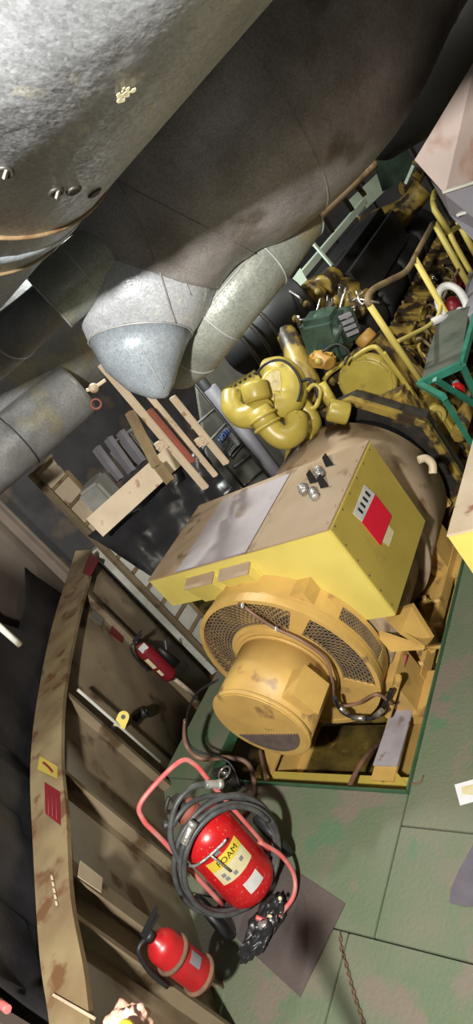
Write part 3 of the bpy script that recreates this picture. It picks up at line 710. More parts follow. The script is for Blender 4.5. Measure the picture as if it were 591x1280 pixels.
endg=obj('end_gore',bm,'galv_blue',tb2,label='pale blue grey pointed end')
bm=NB(); torus(bm,rings[2][0],rings[2][1],rings[2][2]+.002,.005,48,6); obj('seam_band',bm,'hem',tb2)
bm=NB(); torus(bm,rings[0][0],rings[0][1],rings[0][2]+.002,.005,48,6); obj('seam_band',bm,'galv_dirty_shaded',tb2)
ptsC=[B(218,444,44,3.95),B(236,428,45,3.8),B(272,388,43,3.62),B(325,325,42,3.55),B(372,266,38,3.6)]
tc_,cbody,_,_=duct('exhaust_duct','stained green grey duct with white seams tucked under the dark one',ptsC,'galv_green',seams=(.26,.48,.75,1.0),sr=.006)
duct('exhaust_duct','mottled short duct with a dark open end, left of the dark duct',[B(140,312,40,3.15),B(98,345,40,3.15),B(62,378,38,3.15)],'galv_green',seams=(.45,1.0),seam_m='hem',sr=.005)
duct('exhaust_duct','narrow dark pipe stub between the near duct and the mottled short one',[B(70,372,28,3.5),B(30,408,30,3.6),B(-30,455,34,4.1)],'galv_dark',seams=(.6,))
duct('exhaust_duct','widest dusty duct filling the left edge below the bright one',[B(-70,545,78,5.1),B(10,478,78,5.2),B(70,425,78,5.3),B(120,385,74,5.4)],'galv_dark',seams=())
duct('exhaust_duct','straight grey pipe with one band, lowest of the ducts at left',[B(-60,618,38,4.6),B(30,542,38,4.8),B(96,488,36,4.95)],'galv_dark',seams=(.45,),seam_m='vdark')
duct('exhaust_duct','dark duct behind the beige posts under the long dark duct',[(at(690,-450,4.75),.35),(at(600,-90,4.6),.35),(at(560,60,4.8),.4),(at(470,150,5.6),.35)],'vdark')
from mathutils.bvhtree import BVHTree
def hit(o,u,v,lift=.002):
    t=BVHTree.FromPolygons([v_.co.copy() for v_ in o.data.vertices],[tuple(p.vertices) for p in o.data.polygons])
    h=t.ray_cast(CAM,ray(u,v).normalized())
    return (h[0]-ray(u,v).normalized()*lift) if h[0] is not None else None
def seamline(o,pts,r,m,parent,name='standing_seam'):
    P=[]
    for k in range(len(pts)-1):
        for q in range(6):
            f=q/6; h=hit(o,pts[k][0]*(1-f)+pts[k+1][0]*f,pts[k][1]*(1-f)+pts[k+1][1]*f)
            if h is not None: P.append(h)
    if len(P)>2:
        bm=NB(); tube(bm,P,r,6,smooth=False); obj(name,bm,m,parent)
seamline(bb,[(142,222),(165,262),(188,305),(196,330)],.006,'galv_dirty_shaded',tb2)
seamline(elbow,[(197,332),(206,360),(213,385),(221,408)],.005,'galv_dirty_shaded',tb2)
seamline(elbow,[(222,332),(232,352),(240,372)],.003,'hem',tb2)
seamline(endg,[(177,436),(193,466),(207,490)],.003,'hem',tb2)
seamline(cbody,[(250,392),(300,335),(350,278),(362,264)],.005,'hem',tc_)
# F : right duct, box shaped with corner
tf=thing('ventilation_trunk','pinkish painted trunk with grey lower side at the right edge above the railing','duct',at(570,180,3.0))
bm=NB(); w=ray(560,180).normalized()*.7
prism(bm,[at(640,-10,2.6),at(595,72,2.7),at(518,200,3.0),at(556,243,3.0),at(640,215,2.6)],w); obj('upper_side',bm,'pink',tf)
bm=NB(); prism(bm,[at(556,243,3.0),at(537,228,3.0)+w*.3,at(562,272,3.0)+w*.2,at(595,305,2.9),at(650,320,2.7),at(640,214,2.6)],w*1.1); obj('lower_side',bm,'greyduct',tf)
bm=NB(); beam(bm,at(554,240,2.98),at(640,212,2.58),.012,.012); beam(bm,at(572,268,2.97),at(640,245,2.7),.02,.012); obj('fold_seam',bm,'white',tf)
# ================================================================ HANGING STEEL
def vpost(name,label,cat,u,v,dep,v2u,v2v,w,h,m,group=None):
    a=at(u,v,dep); # vertical: intersect plane x of a
    b=ony(v2u,v2v,a.y); b=V((a.x,a.y,b.z)); bm=NB(); beam(bm,a,b,w,h,up=(0,1,0),bev=.004)
    return bm,a,b
for (u,v,u2,v2,dep,w,m,l) in ((126,455,263,608,4.3,.062,'cream','long cream angle post hanging under the duct end, leftmost of three'),
                         (166,470,272,594,4.5,.045,'cream','cream angle post hanging under the duct end, middle of three'),
                         (215,496,287,578,4.7,.06,'cream','short cream perforated post hanging below the duct, rightmost of three'),
                         (186,512,239,578,4.45,.05,'rustred','red oxide bar between the two longer cream posts')):
    bm,a,b=vpost('hanging_post',l,'post',u,v,dep,u2,v2,w,.03,m)
    
    pt=obj('hanging_post',bm,m,label=l,cat='post')
    if 'leftmost' in l or 'rightmost' in l:
        bm=NB(); q=a.lerp(b,.6); box(bm,q+V((-.03,-.03,0)),(.10,.03,.07)); 
        for k in (-1,1): cyl(bm,q+V((-.03+k*.03,-.045,0)),q+V((-.03+k*.03,-.06,0)),.012,8)
        obj('clip_plate',bm,'cream',pt)
bm=NB(); beam(bm,at(162,515,4.5),at(196,583,4.5),.06,.05); obj('steel_strut',bm,'flange',label='short brown strut leaning between the posts and the wide cream beam',cat='beam')
bm=NB(); a,b=at(118,660,5.2),at(228,560,5.5); beam(bm,a,b,.20,.03,up=-ray(170,610)); obj('steel_beam',bm,'cream',label='wide cream beam running diagonally behind the hanging posts',cat='beam')
bm=NB(); beam(bm,at(196,580,5.2),at(213,602,5.2),.08,.05); obj('steel_bracket',bm,'flange',label='small bracket at the end of the wide cream beam',cat='bracket')
# black tarpaulin-ish sheet under it
bm=NB()
def sheet(bm,pts_uvd,rows=10,cols=14,amp=.04,seed=1):
    rnd=random.Random(seed); a,b,c,d=[at(*q) for q in pts_uvd]; g=[]
    for i in range(rows+1):
        row=[]
        for j in range(cols+1):
            p=a.lerp(b,j/cols).lerp(d.lerp(c,j/cols),i/rows); p+=ray(200,640).normalized()*(math.sin(j*1.3+i*.5)*amp+rnd.uniform(-amp,amp)*.6); row.append(bm.verts.new(p))
        g.append(row)
    for i in range(rows):
        for j in range(cols):
            f=bm.faces.new((g[i][j],g[i][j+1],g[i+1][j+1],g[i+1][j])); f.smooth=True
sheet(bm,((110,670,5.6),(250,560,5.9),(290,610,5.7),(205,730,5.3)),amp=.06)
o=obj('tarpaulin',bm,'bag',label='crumpled shiny black tarpaulin behind the terminal box',cat='tarpaulin'); o.modifiers.new('s','SOLIDIFY').thickness=.01
bm=NB(); sheet(bm,((0,790,4.2),(70,735,5.4),(98,715,5.4),(46,1000,3.0)),amp=.04,seed=3)
for v_ in bm.verts: pass
# drape hanging above stringer flange
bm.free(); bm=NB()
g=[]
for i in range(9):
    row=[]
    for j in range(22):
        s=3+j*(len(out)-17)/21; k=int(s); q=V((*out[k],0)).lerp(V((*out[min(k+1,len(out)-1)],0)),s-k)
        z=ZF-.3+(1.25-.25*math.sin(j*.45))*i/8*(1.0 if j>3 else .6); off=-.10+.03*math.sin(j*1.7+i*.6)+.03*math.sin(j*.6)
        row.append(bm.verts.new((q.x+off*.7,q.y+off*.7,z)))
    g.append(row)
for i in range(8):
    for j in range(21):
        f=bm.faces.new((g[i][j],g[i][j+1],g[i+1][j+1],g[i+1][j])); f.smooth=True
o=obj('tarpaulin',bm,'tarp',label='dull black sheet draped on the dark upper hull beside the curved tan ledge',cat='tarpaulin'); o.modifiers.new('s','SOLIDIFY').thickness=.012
# vertical white rod
bm=NB(); a=at(-30,757,2.6); b=ony(31,805,a.y); tube(bm,[a,V((a.x,a.y,b.z))],.014,12,smooth=False); obj('white_pipe',bm,'white',label='white pipe end poking in at the left edge',cat='pipe')
# grey boards (lattice) on the far side, notice sign
XN=-4.9
Nn=lambda u,v,x=XN:onx(u,v,x)
bm=NB(); prism(bm,[Nn(240,440),Nn(330,440),Nn(400,600),Nn(270,640)],(-.04,0,0)); obj('grey_panel',bm,'greypanel',label='grey steel partition carrying the blue headed sign',cat='partition')
fr_=thing('pipe_rack','thin dark pipe rack of posts and rungs before the grey partition','rack',Nn(340,600,-4.75)-V((0,0,.3)))
def vline(bm,u,v,v2,x,r):
    a=onx(u,v,x); 
    # lower end on vertical line through a reaching image row v2
    lo,hi=a.z-4,a.z
    for _ in range(40):
        mid=(lo+hi)/2; p=R.transposed()@(V((a.x,a.y,mid))-CAM); vv=CY+F*p.y/p.z
        if vv>v2: lo=mid
        else: hi=mid
    b=V((a.x,a.y,(lo+hi)/2)); tube(bm,[a,b],r,8,smooth=False); return a,b
for (u,v,v2,x,r) in ((243,478,625,-4.75,.022),(251,478,625,-4.75,.014),(232,520,650,-4.6,.014)):
    bm=NB(); vline(bm,u,v,v2,x,r); obj('post',bm,'dark',fr_)
for (a,b) in (((240,535),(270,510)),((252,562),(284,528)),((290,572),(305,555)),((292,585),(318,565)),((300,612),(332,585))):
    bm=NB(); tube(bm,[onx(*a,-4.72),onx(*b,-4.76)],.016,8,smooth=False); obj('rung',bm,'offwhite' if a[0]<260 else 'dark',fr_)
sg=thing('notice_sign','small white sign with a blue NOTICE header on the grey partition','sign',Nn(282,555))
bm=NB(); prism(bm,[Nn(271,548,XN+.01),Nn(289,527,XN+.01),Nn(305,548,XN+.01),Nn(287,570,XN+.01)],(.008,0,0)); obj('sign_board',bm,'sign_white',sg)
bm=NB(); prism(bm,[Nn(271,548,XN+.02),Nn(289,527,XN+.02),Nn(294,534,XN+.02),Nn(276,555,XN+.02)],(.004,0,0)); obj('header_band',bm,'sign_blue',sg)
c=Nn(282.5,541,XN+.027); sz=(Nn(289,527,XN+.02)-Nn(271,548,XN+.02)).length
bm=text_bm('NOTICE',sz*.27,c,(0,1,0),(0,0,1)); obj('lettering',bm,'sign_white',sg)
bm=NB()
for k in range(3):
    a_=Nn(280+4.2*k,556+0.0*k+4*k*.9,XN+.02); box(bm,a_+V((.008,.04,0)),(.004,sz*.5,.008))
obj('text_line',bm,'ink',sg)
# blurred vertical grey pipe in front of partition
bm=NB(); a,b=vline(bm,262,485,640,-4.3,.075); obj('vertical_pipe',bm,'greyduct',label='thick grey vertical pipe between the partition and the turbocharger',cat='pipe')
bm=NB(); vline(bm,243,466,560,-4.35,.06); obj('vertical_pipe',bm,'vdark',label='black vertical pipe beside the duct end and grey partition',cat='pipe')
# left ladder rack with panels
ld=thing('ladder_frame','tall cream framed ladder rack with pale panels between the hull wall and generator','rack',onx(260,800,-5.3)-V((0,0,.3)))
XLd=-5.45
def vstrip(a_px,b_v,x,w,h,m,name,yoff=0):
    bm=NB(); a=onx(*a_px,x); lo,hi=a.z-5,a.z
    for _ in range(40):
        mid=(lo+hi)/2; p=R.transposed()@(V((a.x,a.y,mid))-CAM); vv=CY+F*p.y/p.z
        if vv>b_v: lo=mid
        else: hi=mid
    b=V((a.x,a.y,(lo+hi)/2)); beam(bm,a,b,w,h,up=(1,0,0)); obj(name,bm,m,ld); return a,b
a1,b1=vstrip((38,592),845,XLd,.05,.06,'beige','stile')
a2,b2=vstrip((82,588),845,XLd,.03,.04,'flange','stile')
y1,y2=a1.y,a2.y
L=abs(a1.z-b1.z)
for k in range(14):
    bm=NB(); z=a1.z-.02-k*L/13; box(bm,(XLd,(y1+y2)/2,z),(.03,abs(y2-y1),.025)); obj('rung',bm,'flange',ld)
for k in range(13):
    z=a1.z-.02-(k+.5)*L/13
    bm=NB(); box(bm,(XLd-.03,(y1+y2)/2,z),(.02,abs(y2-y1)*.98,L/13*.9),bev=.004); obj('backing_panel',bm,'cream' if k<4 else 'white',ld)
# dim background pipes & boxes between
bm=NB()
for (u,v,u2,v2) in ((120,560,150,600),(135,548,165,590),(150,540,178,578)): beam(bm,at(u,v,6.3),at(u2,v2,6.3),.09,.06)
obj('cable_duct',bm,'greyduct',label='bundle of grey metal cable ducts in the dim gap left of the posts',cat='duct')
bm=NB(); box(bm,at(128,620,6.0),(.25,.3,.35),Matrix.Rotation(.5,3,'Z'),bev=.03); obj('storage_drum',bm,'offwhite',label='pale grey box in the dim gap above the cream beam',cat='box')
bm=NB(); box(bm,at(165,560,6.6),(.35,.3,.3),Matrix.Rotation(.5,3,'Z'),bev=.03); obj('equipment_box',bm,'greypanel',label='dull grey equipment box behind the brown strut',cat='box')
vv=thing('hanging_valve','small brass valve hanging in the dark beside the first cream post','valve',at(120,490,4.4))
bm=NB(); sphere(bm,at(117,485,4.4),.035); tube(bm,[at(108,488,4.4),at(117,485,4.4),at(132,475,4.4)],.013,8); obj('valve_body',bm,'cream',vv)
bm=NB(); torus(bm,at(120,505,4.4),ray(120,500),.035,.008,16,6); obj('handwheel',bm,'rustred',vv)
# mint beams + brown pipe upper centre
mb=thing('steel_framework','pale mint steel framework between the dark duct and the engine','frame',at(400,320,6.5))
bm=NB(); beam(bm,at(372,350,6.6),at(455,252,7.6),.07,.07); obj('long_member',bm,'mint',mb)
bm=NB(); prism(bm,[at(375,335,6.2),at(394,367,6.2),at(384,374,6.2),at(364,350,6.2)],ray(380,350).normalized()*.1); obj('end_plate',bm,'mint',mb)
bm=NB(); beam(bm,at(388,300,6.2),at(415,332,6.2),.02,.04); obj('flat_bar',bm,'mint',mb)
bm=NB(); beam(bm,at(440,262,7.6),at(482,222,8.0),.22,.03,up=-ray(440,250)); obj('far_plate',bm,'mint',mb)
bm=NB(); tube(bm,[at(383,286,4.8),at(425,246,5.1),at(468,206,5.4)],.035,12); obj('overhead_pipe',bm,'brown',label='rusty brown pipe running along the lower edge of the dark duct',cat='pipe')
bm=NB(); 
for (u,v,u2,v2) in ((440,225,455,243),(425,240,440,262),(400,262,415,290)): beam(bm,at(u,v,5.6),at(u2,v2,5.8),.04,.04)
obj('pipe_hanger',bm,'dark',label='dark hangers holding the rusty brown overhead pipe',cat='bracket')
bm=NB(); prism(bm,[at(462,190,6.6),at(500,170,6.8),at(520,215,6.8),at(478,240,6.6)],ray(480,200).normalized()*.3); obj('dark_cabinet',bm,'greenmach',label='dark green steel cabinet behind the upper end of the engine',cat='cabinet')
bm=NB(); beam(bm,at(518,205,6),at(508,228,6.2),.05,.03); obj('mint_bracket',bm,'mint',label='small mint bracket at the corner of the pinkish trunk',cat='bracket')
# ================================================================ WALL FITTINGS
def wall_at(u,v,back=0.0):
    """ray hit on the lower wall polyline plane"""
    d=ray(u,v); best=None
    for i in range(len(low)-1):
        a=V((*low[i],0)); b=V((*low[i+1],0)); e=b-a; n=V((-e.y,e.x,0)).normalized()
        
        if n.dot(V((1,1,0)))<0: n=-n
        a=a+n*back; t=(a-CAM).dot(n)/d.dot(n); p=CAM+d*t; s=(p-a).dot(e)/e.dot(e)
        if -0.02<=s<=1.02 and t>0:
            return p,e.normalized(),n
    return at(u,v,4),V((0,1,0)),V((1,0,0))
def flat(u,v,w,h,m,name,label=None,cat=None,parent=None,back=.012,rot=0,place='wall',z=None):
    pass
# vertical white pipe with yellow shackle
p,t,n=wall_at(97,862,.13); q,_,_=wall_at(200,952,.13)
wp_=thing('white_pipe','white painted pipe running down the beige wall left of the foam unit','pipe',V((p.x,p.y,0)))
bm=NB(); tube(bm,[V((p.x,p.y,p.z)),V((p.x,p.y,p.z)).lerp(q,1)],.012,10,smooth=False); obj('pipe_body',bm,'white',wp_)
p,t,n=wall_at(152,901,.16)
sh=thing('yellow_shackle','yellow eye plate with a hole clipped on the white wall pipe','shackle',p-V((0,0,.06)))
bm=NB(); R0=.05
prof=[]
for k in range(13):
    a=-PI/2+PI*k/12; prof.append((math.cos(a)*.045+.03,math.sin(a)*.045))
prof+= [(-.05,.045),(-.05,-.045)]
cv=(CAM-p).normalized(); up_=V((.1,.1,1)).normalized(); up_=(up_-cv*up_.dot(cv)).normalized(); rt=up_.cross(cv)
ax=(rt*.95+up_*.5).normalized(); ay=cv.cross(ax)
hole=[(.03+.018*math.cos(2*PI*k/12),.018*math.sin(2*PI*k/12)) for k in range(12)]
prism(bm,[p+ax*x+ay*y for x,y in prof],cv*.015); obj('eye_plate',bm,'label_yellow',sh)
bm=NB(); prism(bm,[p+ax*x+ay*y+cv*.0155 for x,y in hole],cv*.001); obj('eye_hole',bm,'black',sh)
bm=NB(); cyl(bm,p-rt*.02+up_*.02-cv*.02,p-rt*.09+up_*.0-cv*.02,.035,14); obj('pin_end',bm,'black',sh)
p,t,n=wall_at(176,893,.08); bm=NB(); cyl(bm,p,p+n*.06,.05,20,bev=.008); cyl(bm,p+n*.06,p+n*.075,.025,14); cyl(bm,p-n*.09,p,.03,12); obj('wall_roller',bm,'black',label='black round roller on the beige wall beside the yellow shackle',cat='roller')
# extinguisher maker
def extinguisher(label,base,axis,r,h,m,face,horn=True,straps=0,dusty=False,loc=None,grp=None):
    ax=V(axis).normalized(); th=thing('fire_extinguisher',label,'extinguisher',base)
    base=V(base); bm=NB()
    prof=[(0,r*.75),(.02,r*.95),(.05,r),(h*.80,r),(h*.86,r*.93),(h*.92,r*.7),(h*.96,r*.38),(h,r*.3)]
    loft(bm,[(base+ax*z,ax,rr) for z,rr in prof],36); obj('cylinder',bm,m,th)
    bm=NB(); top=base+ax*h; cyl(bm,top,top+ax*.04,r*.35,16); f=V(face).normalized(); f=(f-ax*f.dot(ax)).normalized(); s=ax.cross(f)
    beam(bm,top+ax*.05-s*.02,top+ax*.065+s*.11,.02,.012,up=f); beam(bm,top+ax*.035,top+ax*.035+s*.09,.018,.01,up=f); obj('valve_handle',bm,'black',th)
    bm=NB(); tube(bm,[top+ax*.02,top+ax*.03-s*.07,top-ax*.08-s*(r+.03),base+ax*h*.45-s*(r+.035)],.012,8); 
    obj('hose',bm,'black',th)
    return th,ax,f,s
def curved_label(th,base,ax,f,s,r,z0,z1,a0,a1,m,name='label_sheet',off=.002):
    bm=NB(); n=14; vs=[]
    for i in range(n+1):
        a=math.radians(a0+(a1-a0)*i/n); d=f*math.cos(a)+s*math.sin(a)
        vs.append([bm.verts.new(base+ax*z+d*(r+o)) for z,o in ((z0,off),(z1,off),(z1,off-.0015),(z0,off-.0015))])
    for i in range(n):
        for j in range(4): bm.faces.new((vs[i][j],vs[i][(j+1)%4],vs[i+1][(j+1)%4],vs[i+1][j]))
    bm.faces.new(vs[0]);bm.faces.new(vs[-1][::-1])
    return obj(name,bm,m,th)
# upper wall extinguisher
pb,t,n=wall_at(214,846,.17); pt_,_,_=wall_at(174,806,.17)
cf_=CAM-pb
b0=pb; hh=(pt_-pb).length
th,ax,f,s=extinguisher('dusty dark red extinguisher hanging on the beige wall beside the white corner post',b0,(pt_-pb),.078,hh+.02,'redd',cf_)
curved_label(th,b0,ax,f,s,.078,hh*.45,hh*.72,-60,-25,'label_cream'); curved_label(th,b0,ax,f,s,.078,hh*.22,hh*.38,-50,-25,'label_cream')
bm=NB(); q=b0+ax*(hh*.95)+f*.07; beam(bm,q-s*.035,q+s*.045,.07,.003,up=f); obj('inspection_tag',bm,'sign_white',th)
bm=NB(); cyl(bm,b0+ax*.06+s*.12,b0+ax*.32+s*.11,.05,16,r2=.03); obj('horn',bm,'black',th)
bm=NB(); beam(bm,b0+s*.05+ax*.1-f*.02,b0+s*.20+ax*.32,.02,.012); obj('bracket_arm',bm,'greyduct',th)
a_,_,_=wall_at(217,848,.10); b_,_,_=wall_at(246,871,.10)
bm=NB(); tube(bm,[a_,b_],.022,12,smooth=False); obj('bracket_stub',bm,'cream',label='cream pipe stub just below the dusty wall extinguisher',cat='pipe')
# lower wall extinguisher
pb,t,n=wall_at(256,1224,.20); pt_,_,_=wall_at(190,1172,.20); hh=(pt_-pb).length
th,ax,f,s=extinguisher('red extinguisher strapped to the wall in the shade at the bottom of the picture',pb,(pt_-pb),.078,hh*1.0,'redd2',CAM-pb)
for z in (.12,.62):
    bm=NB(); c=pb+ax*hh*z; torus(bm,c,ax,.082,.012,32,8); obj('strap',bm,'rust',th)
curved_label(th,pb,ax,f,s,.078,hh*.32,hh*.5,10,50,'greyduct')
# sign plates on flange
def fsign(uv,m,name,label,z=ZF+.032,th_=.003,cat='sign'):
    bm=NB(); prism(bm,[onz(u,v,z) for u,v in uv],(0,0,th_)); return obj(name,bm,m,label=label,cat=cat)
fsign([(112,692),(124,700),(113,721),(103,716)],'redd','warning_sign','dark red lettered plate at the far end of the tan ledge')
bm=NB()
# sticker on nearer flange
s1=fsign([(50,945),(72,958),(72,974),(47,962)],'yel','pictogram_sticker','yellow sticker with a dark red handle mark on the tan ledge',cat='sticker')
bm=NB(); tube(bm,[onz(54,953,ZF+.037),onz(60,958,ZF+.037),onz(66,965,ZF+.037)],.006,6); o=obj('pictogram',bm,'redd',s1); 
s2=fsign([(56,978),(75,990),(76,1032),(57,1017)],'redd','warning_sign','red lettered plate on the tan ledge just below the yellow sticker')
bm=NB()
for k in range(3):
    u=60+5*k; tube(bm,[onz(u,984+3*k,ZF+.0365),onz(u+.5,1018+3*k,ZF+.0365)],.0022,4,smooth=False)
obj('lettering',bm,'rustred',s2)
s3=fsign([(61,1090),(66,1092),(73,1134),(68,1137)],'flange','faded_label','thin faded white label on the near part of the tan ledge',cat='label')
bm=NB()
for k in range(5): prism(bm,[onz(63+1.4*k,1094+8*k,ZF+.037),onz(66+1.4*k,1095+8*k,ZF+.037),onz(67+1.4*k,1100+8*k,ZF+.037),onz(64+1.4*k,1100+8*k,ZF+.037)],(0,0,.001))
obj('lettering',bm,'cream',s3)
bm=NB(); prism(bm,[onz(67,1246,ZF+.033),onz(69,1243,ZF+.033),onz(120,1272,ZF+.033),onz(118,1276,ZF+.033)],(0,0,.01)); obj('ledge_rod',bm,'cream',label='cream rod lying across the near end of the tan ledge',cat='rod')
bm=NB(); tube(bm,[onz(-5,1250,ZF+.25),onz(10,1262,ZF+.25)],.014,8,smooth=False); obj('red_rod',bm,'pinkred',label='short pink red rod end in the bottom left corner',cat='rod')
# labels on ribs
def wsign(uv,m,name,label,back,cat='label'):
    pts=[]; 
    for u,v in uv: pts.append(wall_at(u,v,0)[0])
    p,t,n=wall_at(sum(u for u,v in uv)/len(uv),sum(v for u,v in uv)/len(uv)); 
    # put on the plane offset by back
    P=[]
    for u,v in uv:
        d=ray(u,v); tt=((p+n*back)-CAM).dot(n)/d.dot(n); P.append(CAM+d*tt)
    bm=NB(); prism(bm,P,n*.003); return obj(name,bm,m,label=label,cat=cat)
wsign([(116,763),(130,773),(127,782),(114,772)],'offwhite','wall_label','small grey white label high on the beige wall beside a red one',.02)
wsign([(140,780),(155,795),(152,804),(137,792)],'redd','wall_label','small red label high on the beige wall, beside the dusty extinguisher',.02)
wsign([(100,1076),(128,1098),(126,1116),(97,1096)],'cream','wall_label','cream paper label on the lower rib above the strapped extinguisher',.10)
bm=NB(); 
# ================================================================ FOAM UNIT
fu=thing('wheeled_foam_extinguisher','wheeled red foam extinguisher wrapped in a grey hose coil standing on the green floor','extinguisher',onz(318,1125,0))
base=onz(322,1112,0.10)
top=at(198,975,0); 
T_=V((base.x-.02,base.y+.10,base.z+.90))
ax=(T_-base).normalized()
cv=(CAM-base).normalized(); f=(cv-ax*cv.dot(ax)).normalized(); s=ax.cross(f)   # s: picture-right-ish
r=.165; cb=base+ax*.02
prof=[(0,r*.5),(.02,r*.8),(.06,r*.97),(.10,r),(.47,r),(.52,r*.95),(.57,r*.75),(.60,r*.45),(.62,r*.3)]
bm=NB(); loft(bm,[(cb+ax*z,ax,rr) for z,rr in prof],48); obj('cylinder',bm,'red',fu)
bm=NB(); cyl(bm,cb+ax*.60,cb+ax*.68,.07,24,bev=.01); sphere(bm,cb+ax*.68,.07,(1,1,.6)); obj('filler_cap',bm,'rustred',fu)
lb=curved_label(fu,cb,ax,f,s,r,.27,.44,-42,34,'label_cream','instruction_label')
curved_label(fu,cb,ax,f,s,r,.375,.44,-42,34,'label_yellow','label_header',off=.003)
bm=text_bm('FOAM',.052,cb+ax*.405+f*(r+.006),s,ax); 
for v_ in bm.verts:
    d=v_.co-cb; zz=d.dot(ax); w=d.dot(s); a=w/r; v_.co=cb+ax*zz+(f*math.cos(a)+s*math.sin(a))*(r+.0045)
obj('lettering',bm,'ink',fu)
for k,(a,z) in enumerate(((-28,.33),(-8,.30),(15,.33),(-26,.30))):
    curved_label(fu,cb,ax,f,s,r,z-.012,z+.012,a-4,a+4,'greyduct','label_pictogram',off=.004)
curved_label(fu,cb,ax,f,s,r,.13,.21,-14,22,'sign_white','white_label')
curved_label(fu,cb,ax,f,s,r,.455,.49,-22,-4,'greyduct','serial_plate')
# frame
bm=NB(); w=.19
tube(bm,[base+ax*.10-s*w-f*.02,base+ax*.66-s*w-f*.02,base+ax*.84-s*w-f*.02,base+ax*.92-s*(w-.06)-f*.02,base+ax*.92+s*(w-.06)-f*.02,base+ax*.84+s*w-f*.02,base+ax*.66+s*w-f*.02,base+ax*.10+s*w-f*.02],.014,12,n=6); obj('handle_frame',bm,'pinkred',fu)
bm=NB(); tube(bm,[base+ax*.52-s*w+f*.0,base+ax*.52-s*.15+f*.14,base+ax*.52+f*.19,base+ax*.52+s*.05+f*.19],.008,8); tube(bm,[base+ax*.53+f*.18-s*.06,base+ax*.36+f*.18-s*.04],.006,8); obj('hose_hook',bm,'tape',fu)
bm=NB(); tube(bm,[base+ax*.02-s*.10+f*.15,base-ax*.03-s*.05+f*.20,base-ax*.05+s*.10+f*.20,base+ax*.0+s*.19+f*.16,base+ax*.15+s*.21+f*.15,base+ax*.32+s*.17+f*.15],.013,10); obj('front_bumper',bm,'pinkred',fu)
bm=NB(); sphere(bm,base-ax*.02-s*.10+f*.19,.03,(1.3,1,1)); sphere(bm,base-ax*.035-s*.06+f*.195,.025); obj('hose_nozzle',bm,'tape',fu)
# wheels
for k in (-1,1):
    bm=NB(); c=base+s*k*.27-f*.10+V((0,0,.05)); c.z=.155; torus(bm,c,s,.125,.028,36,10); wh=obj('wheel',bm,'black',fu)
    bm=NB(); cyl(bm,c-s*.015,c+s*.015,.06,20); 
    for a in range(5):
        a_=2*PI*a/5; e_,g_,_=frame_of(s); beam(bm,c,c+(e_*math.cos(a_)+g_*math.sin(a_))*.12,.02,.012)
    obj('wheel_hub',bm,'redd',wh)
bm=NB(); tube(bm,[base-s*.27-f*.1+V((0,0,.05)),base+s*.27-f*.1+V((0,0,.05))],.012,8,smooth=False); obj('axle',bm,'redd',fu)
# hose coil
bm=NB(); cc_=base+ax*.33+f*.06
loops=[]
N_=5*28
for i in range(N_+1):
    a=2*PI*i/28; lp=i/28
    ra=.27+.012*math.sin(lp*2.3)+.010*lp; rb_=.31+.012*math.cos(lp*1.9)+.008*lp
    off=.05-.022*lp+.03*math.sin(a)
    loops.append(cc_+s*(math.cos(a)*ra+.01)+ax*(math.sin(a)*rb_)+f*off)
loops+= [cc_+s*.24+ax*.22,cc_+s*.12+ax*.36-f*.02,cc_-s*.0+ax*.42,cc_-s*.10+ax*.40]
tube(bm,loops,.0145,10,n=2); obj('hose_coil',bm,'blackcoil',fu)
bm=NB(); tube(bm,[cc_-s*.2+ax*.2+f*.02,cc_-s*.15+ax*.36,cc_-s*.02+ax*.47,cc_+s*.1+ax*.47,cc_+s*.16+ax*.42],.016,10); obj('delivery_hose',bm,'blackcoil',fu)
for (a,b) in ((V(cc_+s*.16+ax*.43+f*.01),V(cc_+s*.22+ax*.36+f*.01)),(V(cc_-s*.12+ax*.33+f*.08),V(cc_-s*.02+ax*.37+f*.08))):
    bm=NB(); cyl(bm,a,b,.022,14,bev=.004); cyl(bm,a.lerp(b,.8),a.lerp(b,1.1),.026,14); obj('hose_coupling',bm,'tape',fu)
bm=NB(); tube(bm,[base+ax*.7-s*.02-f*.05,base+ax*.78-s*.08,base+ax*.83-s*.02],.012,8); cyl(bm,base+ax*.70-s*.1,base+ax*.74-s*.14,.025,10); cyl(bm,base+ax*.66,base+ax*.80,.03,12); obj('valve',bm,'dark',fu)
# ================================================================ FLOOR ITEMS
m2=onz(432,1130,.0); e1=V((-.96,.28,0)).normalized(); e2=V((-.28,-.96,0)).normalized(); e2=V((-.24,-.97,0)).normalized()
bm=NB(); prism(bm,[m2+V((0,0,.002)),m2+e1*.72+V((0,0,.002)),m2+e1*.72+e2*.47+V((0,0,.002)),m2+e2*.47+V((0,0,.002))],(0,0,.006)); obj('steel_mat',bm,'matb',label='dark brown steel sheet on the green floor beside the foam unit',cat='mat')
# bag
bm=NB(); t=bmesh.new(); bmesh.ops.create_icosphere(t,subdivisions=5,radius=1)
c1,c2=onz(350,1128,.07),onz(306,1196,.04)
from mathutils import noise
dirb=(c2-c1); Lb=dirb.length; db=dirb.normalized(); sb=V((0,0,1)).cross(db).normalized()
for v_ in t.verts:
    q=v_.co.copy(); x=q.x; wd=.085 if x<0 else .085-.045*x; 
    nz=noise.noise(q*1.8+V((3,1,2)))*.5+abs(noise.noise(q*3.2))*.55+abs(noise.noise(q*6))*.12
    k=.75+nz
    p=(c1+c2)/2+db*(x*(Lb/2+.05)*(.85+nz*.25))+sb*(q.y*wd*k)+V((0,0,q.z*.075*k))
    p.z=max(p.z,.012); v_.co=p
for fc in t.faces: fc.smooth=True
merge(bm,t); bg=obj('rubbish_bag',bm,'bag',label='crumpled black plastic bag on the steel sheet below the foam unit',cat='bag')
bm=NB(); q=onz(350,1123,.175); sphere(bm,q,.012,seg=8); sphere(bm,onz(337,1145,.14),.014,(1.4,.7,.5),8); obj('debris_scrap',bm,'label_cream',bg)
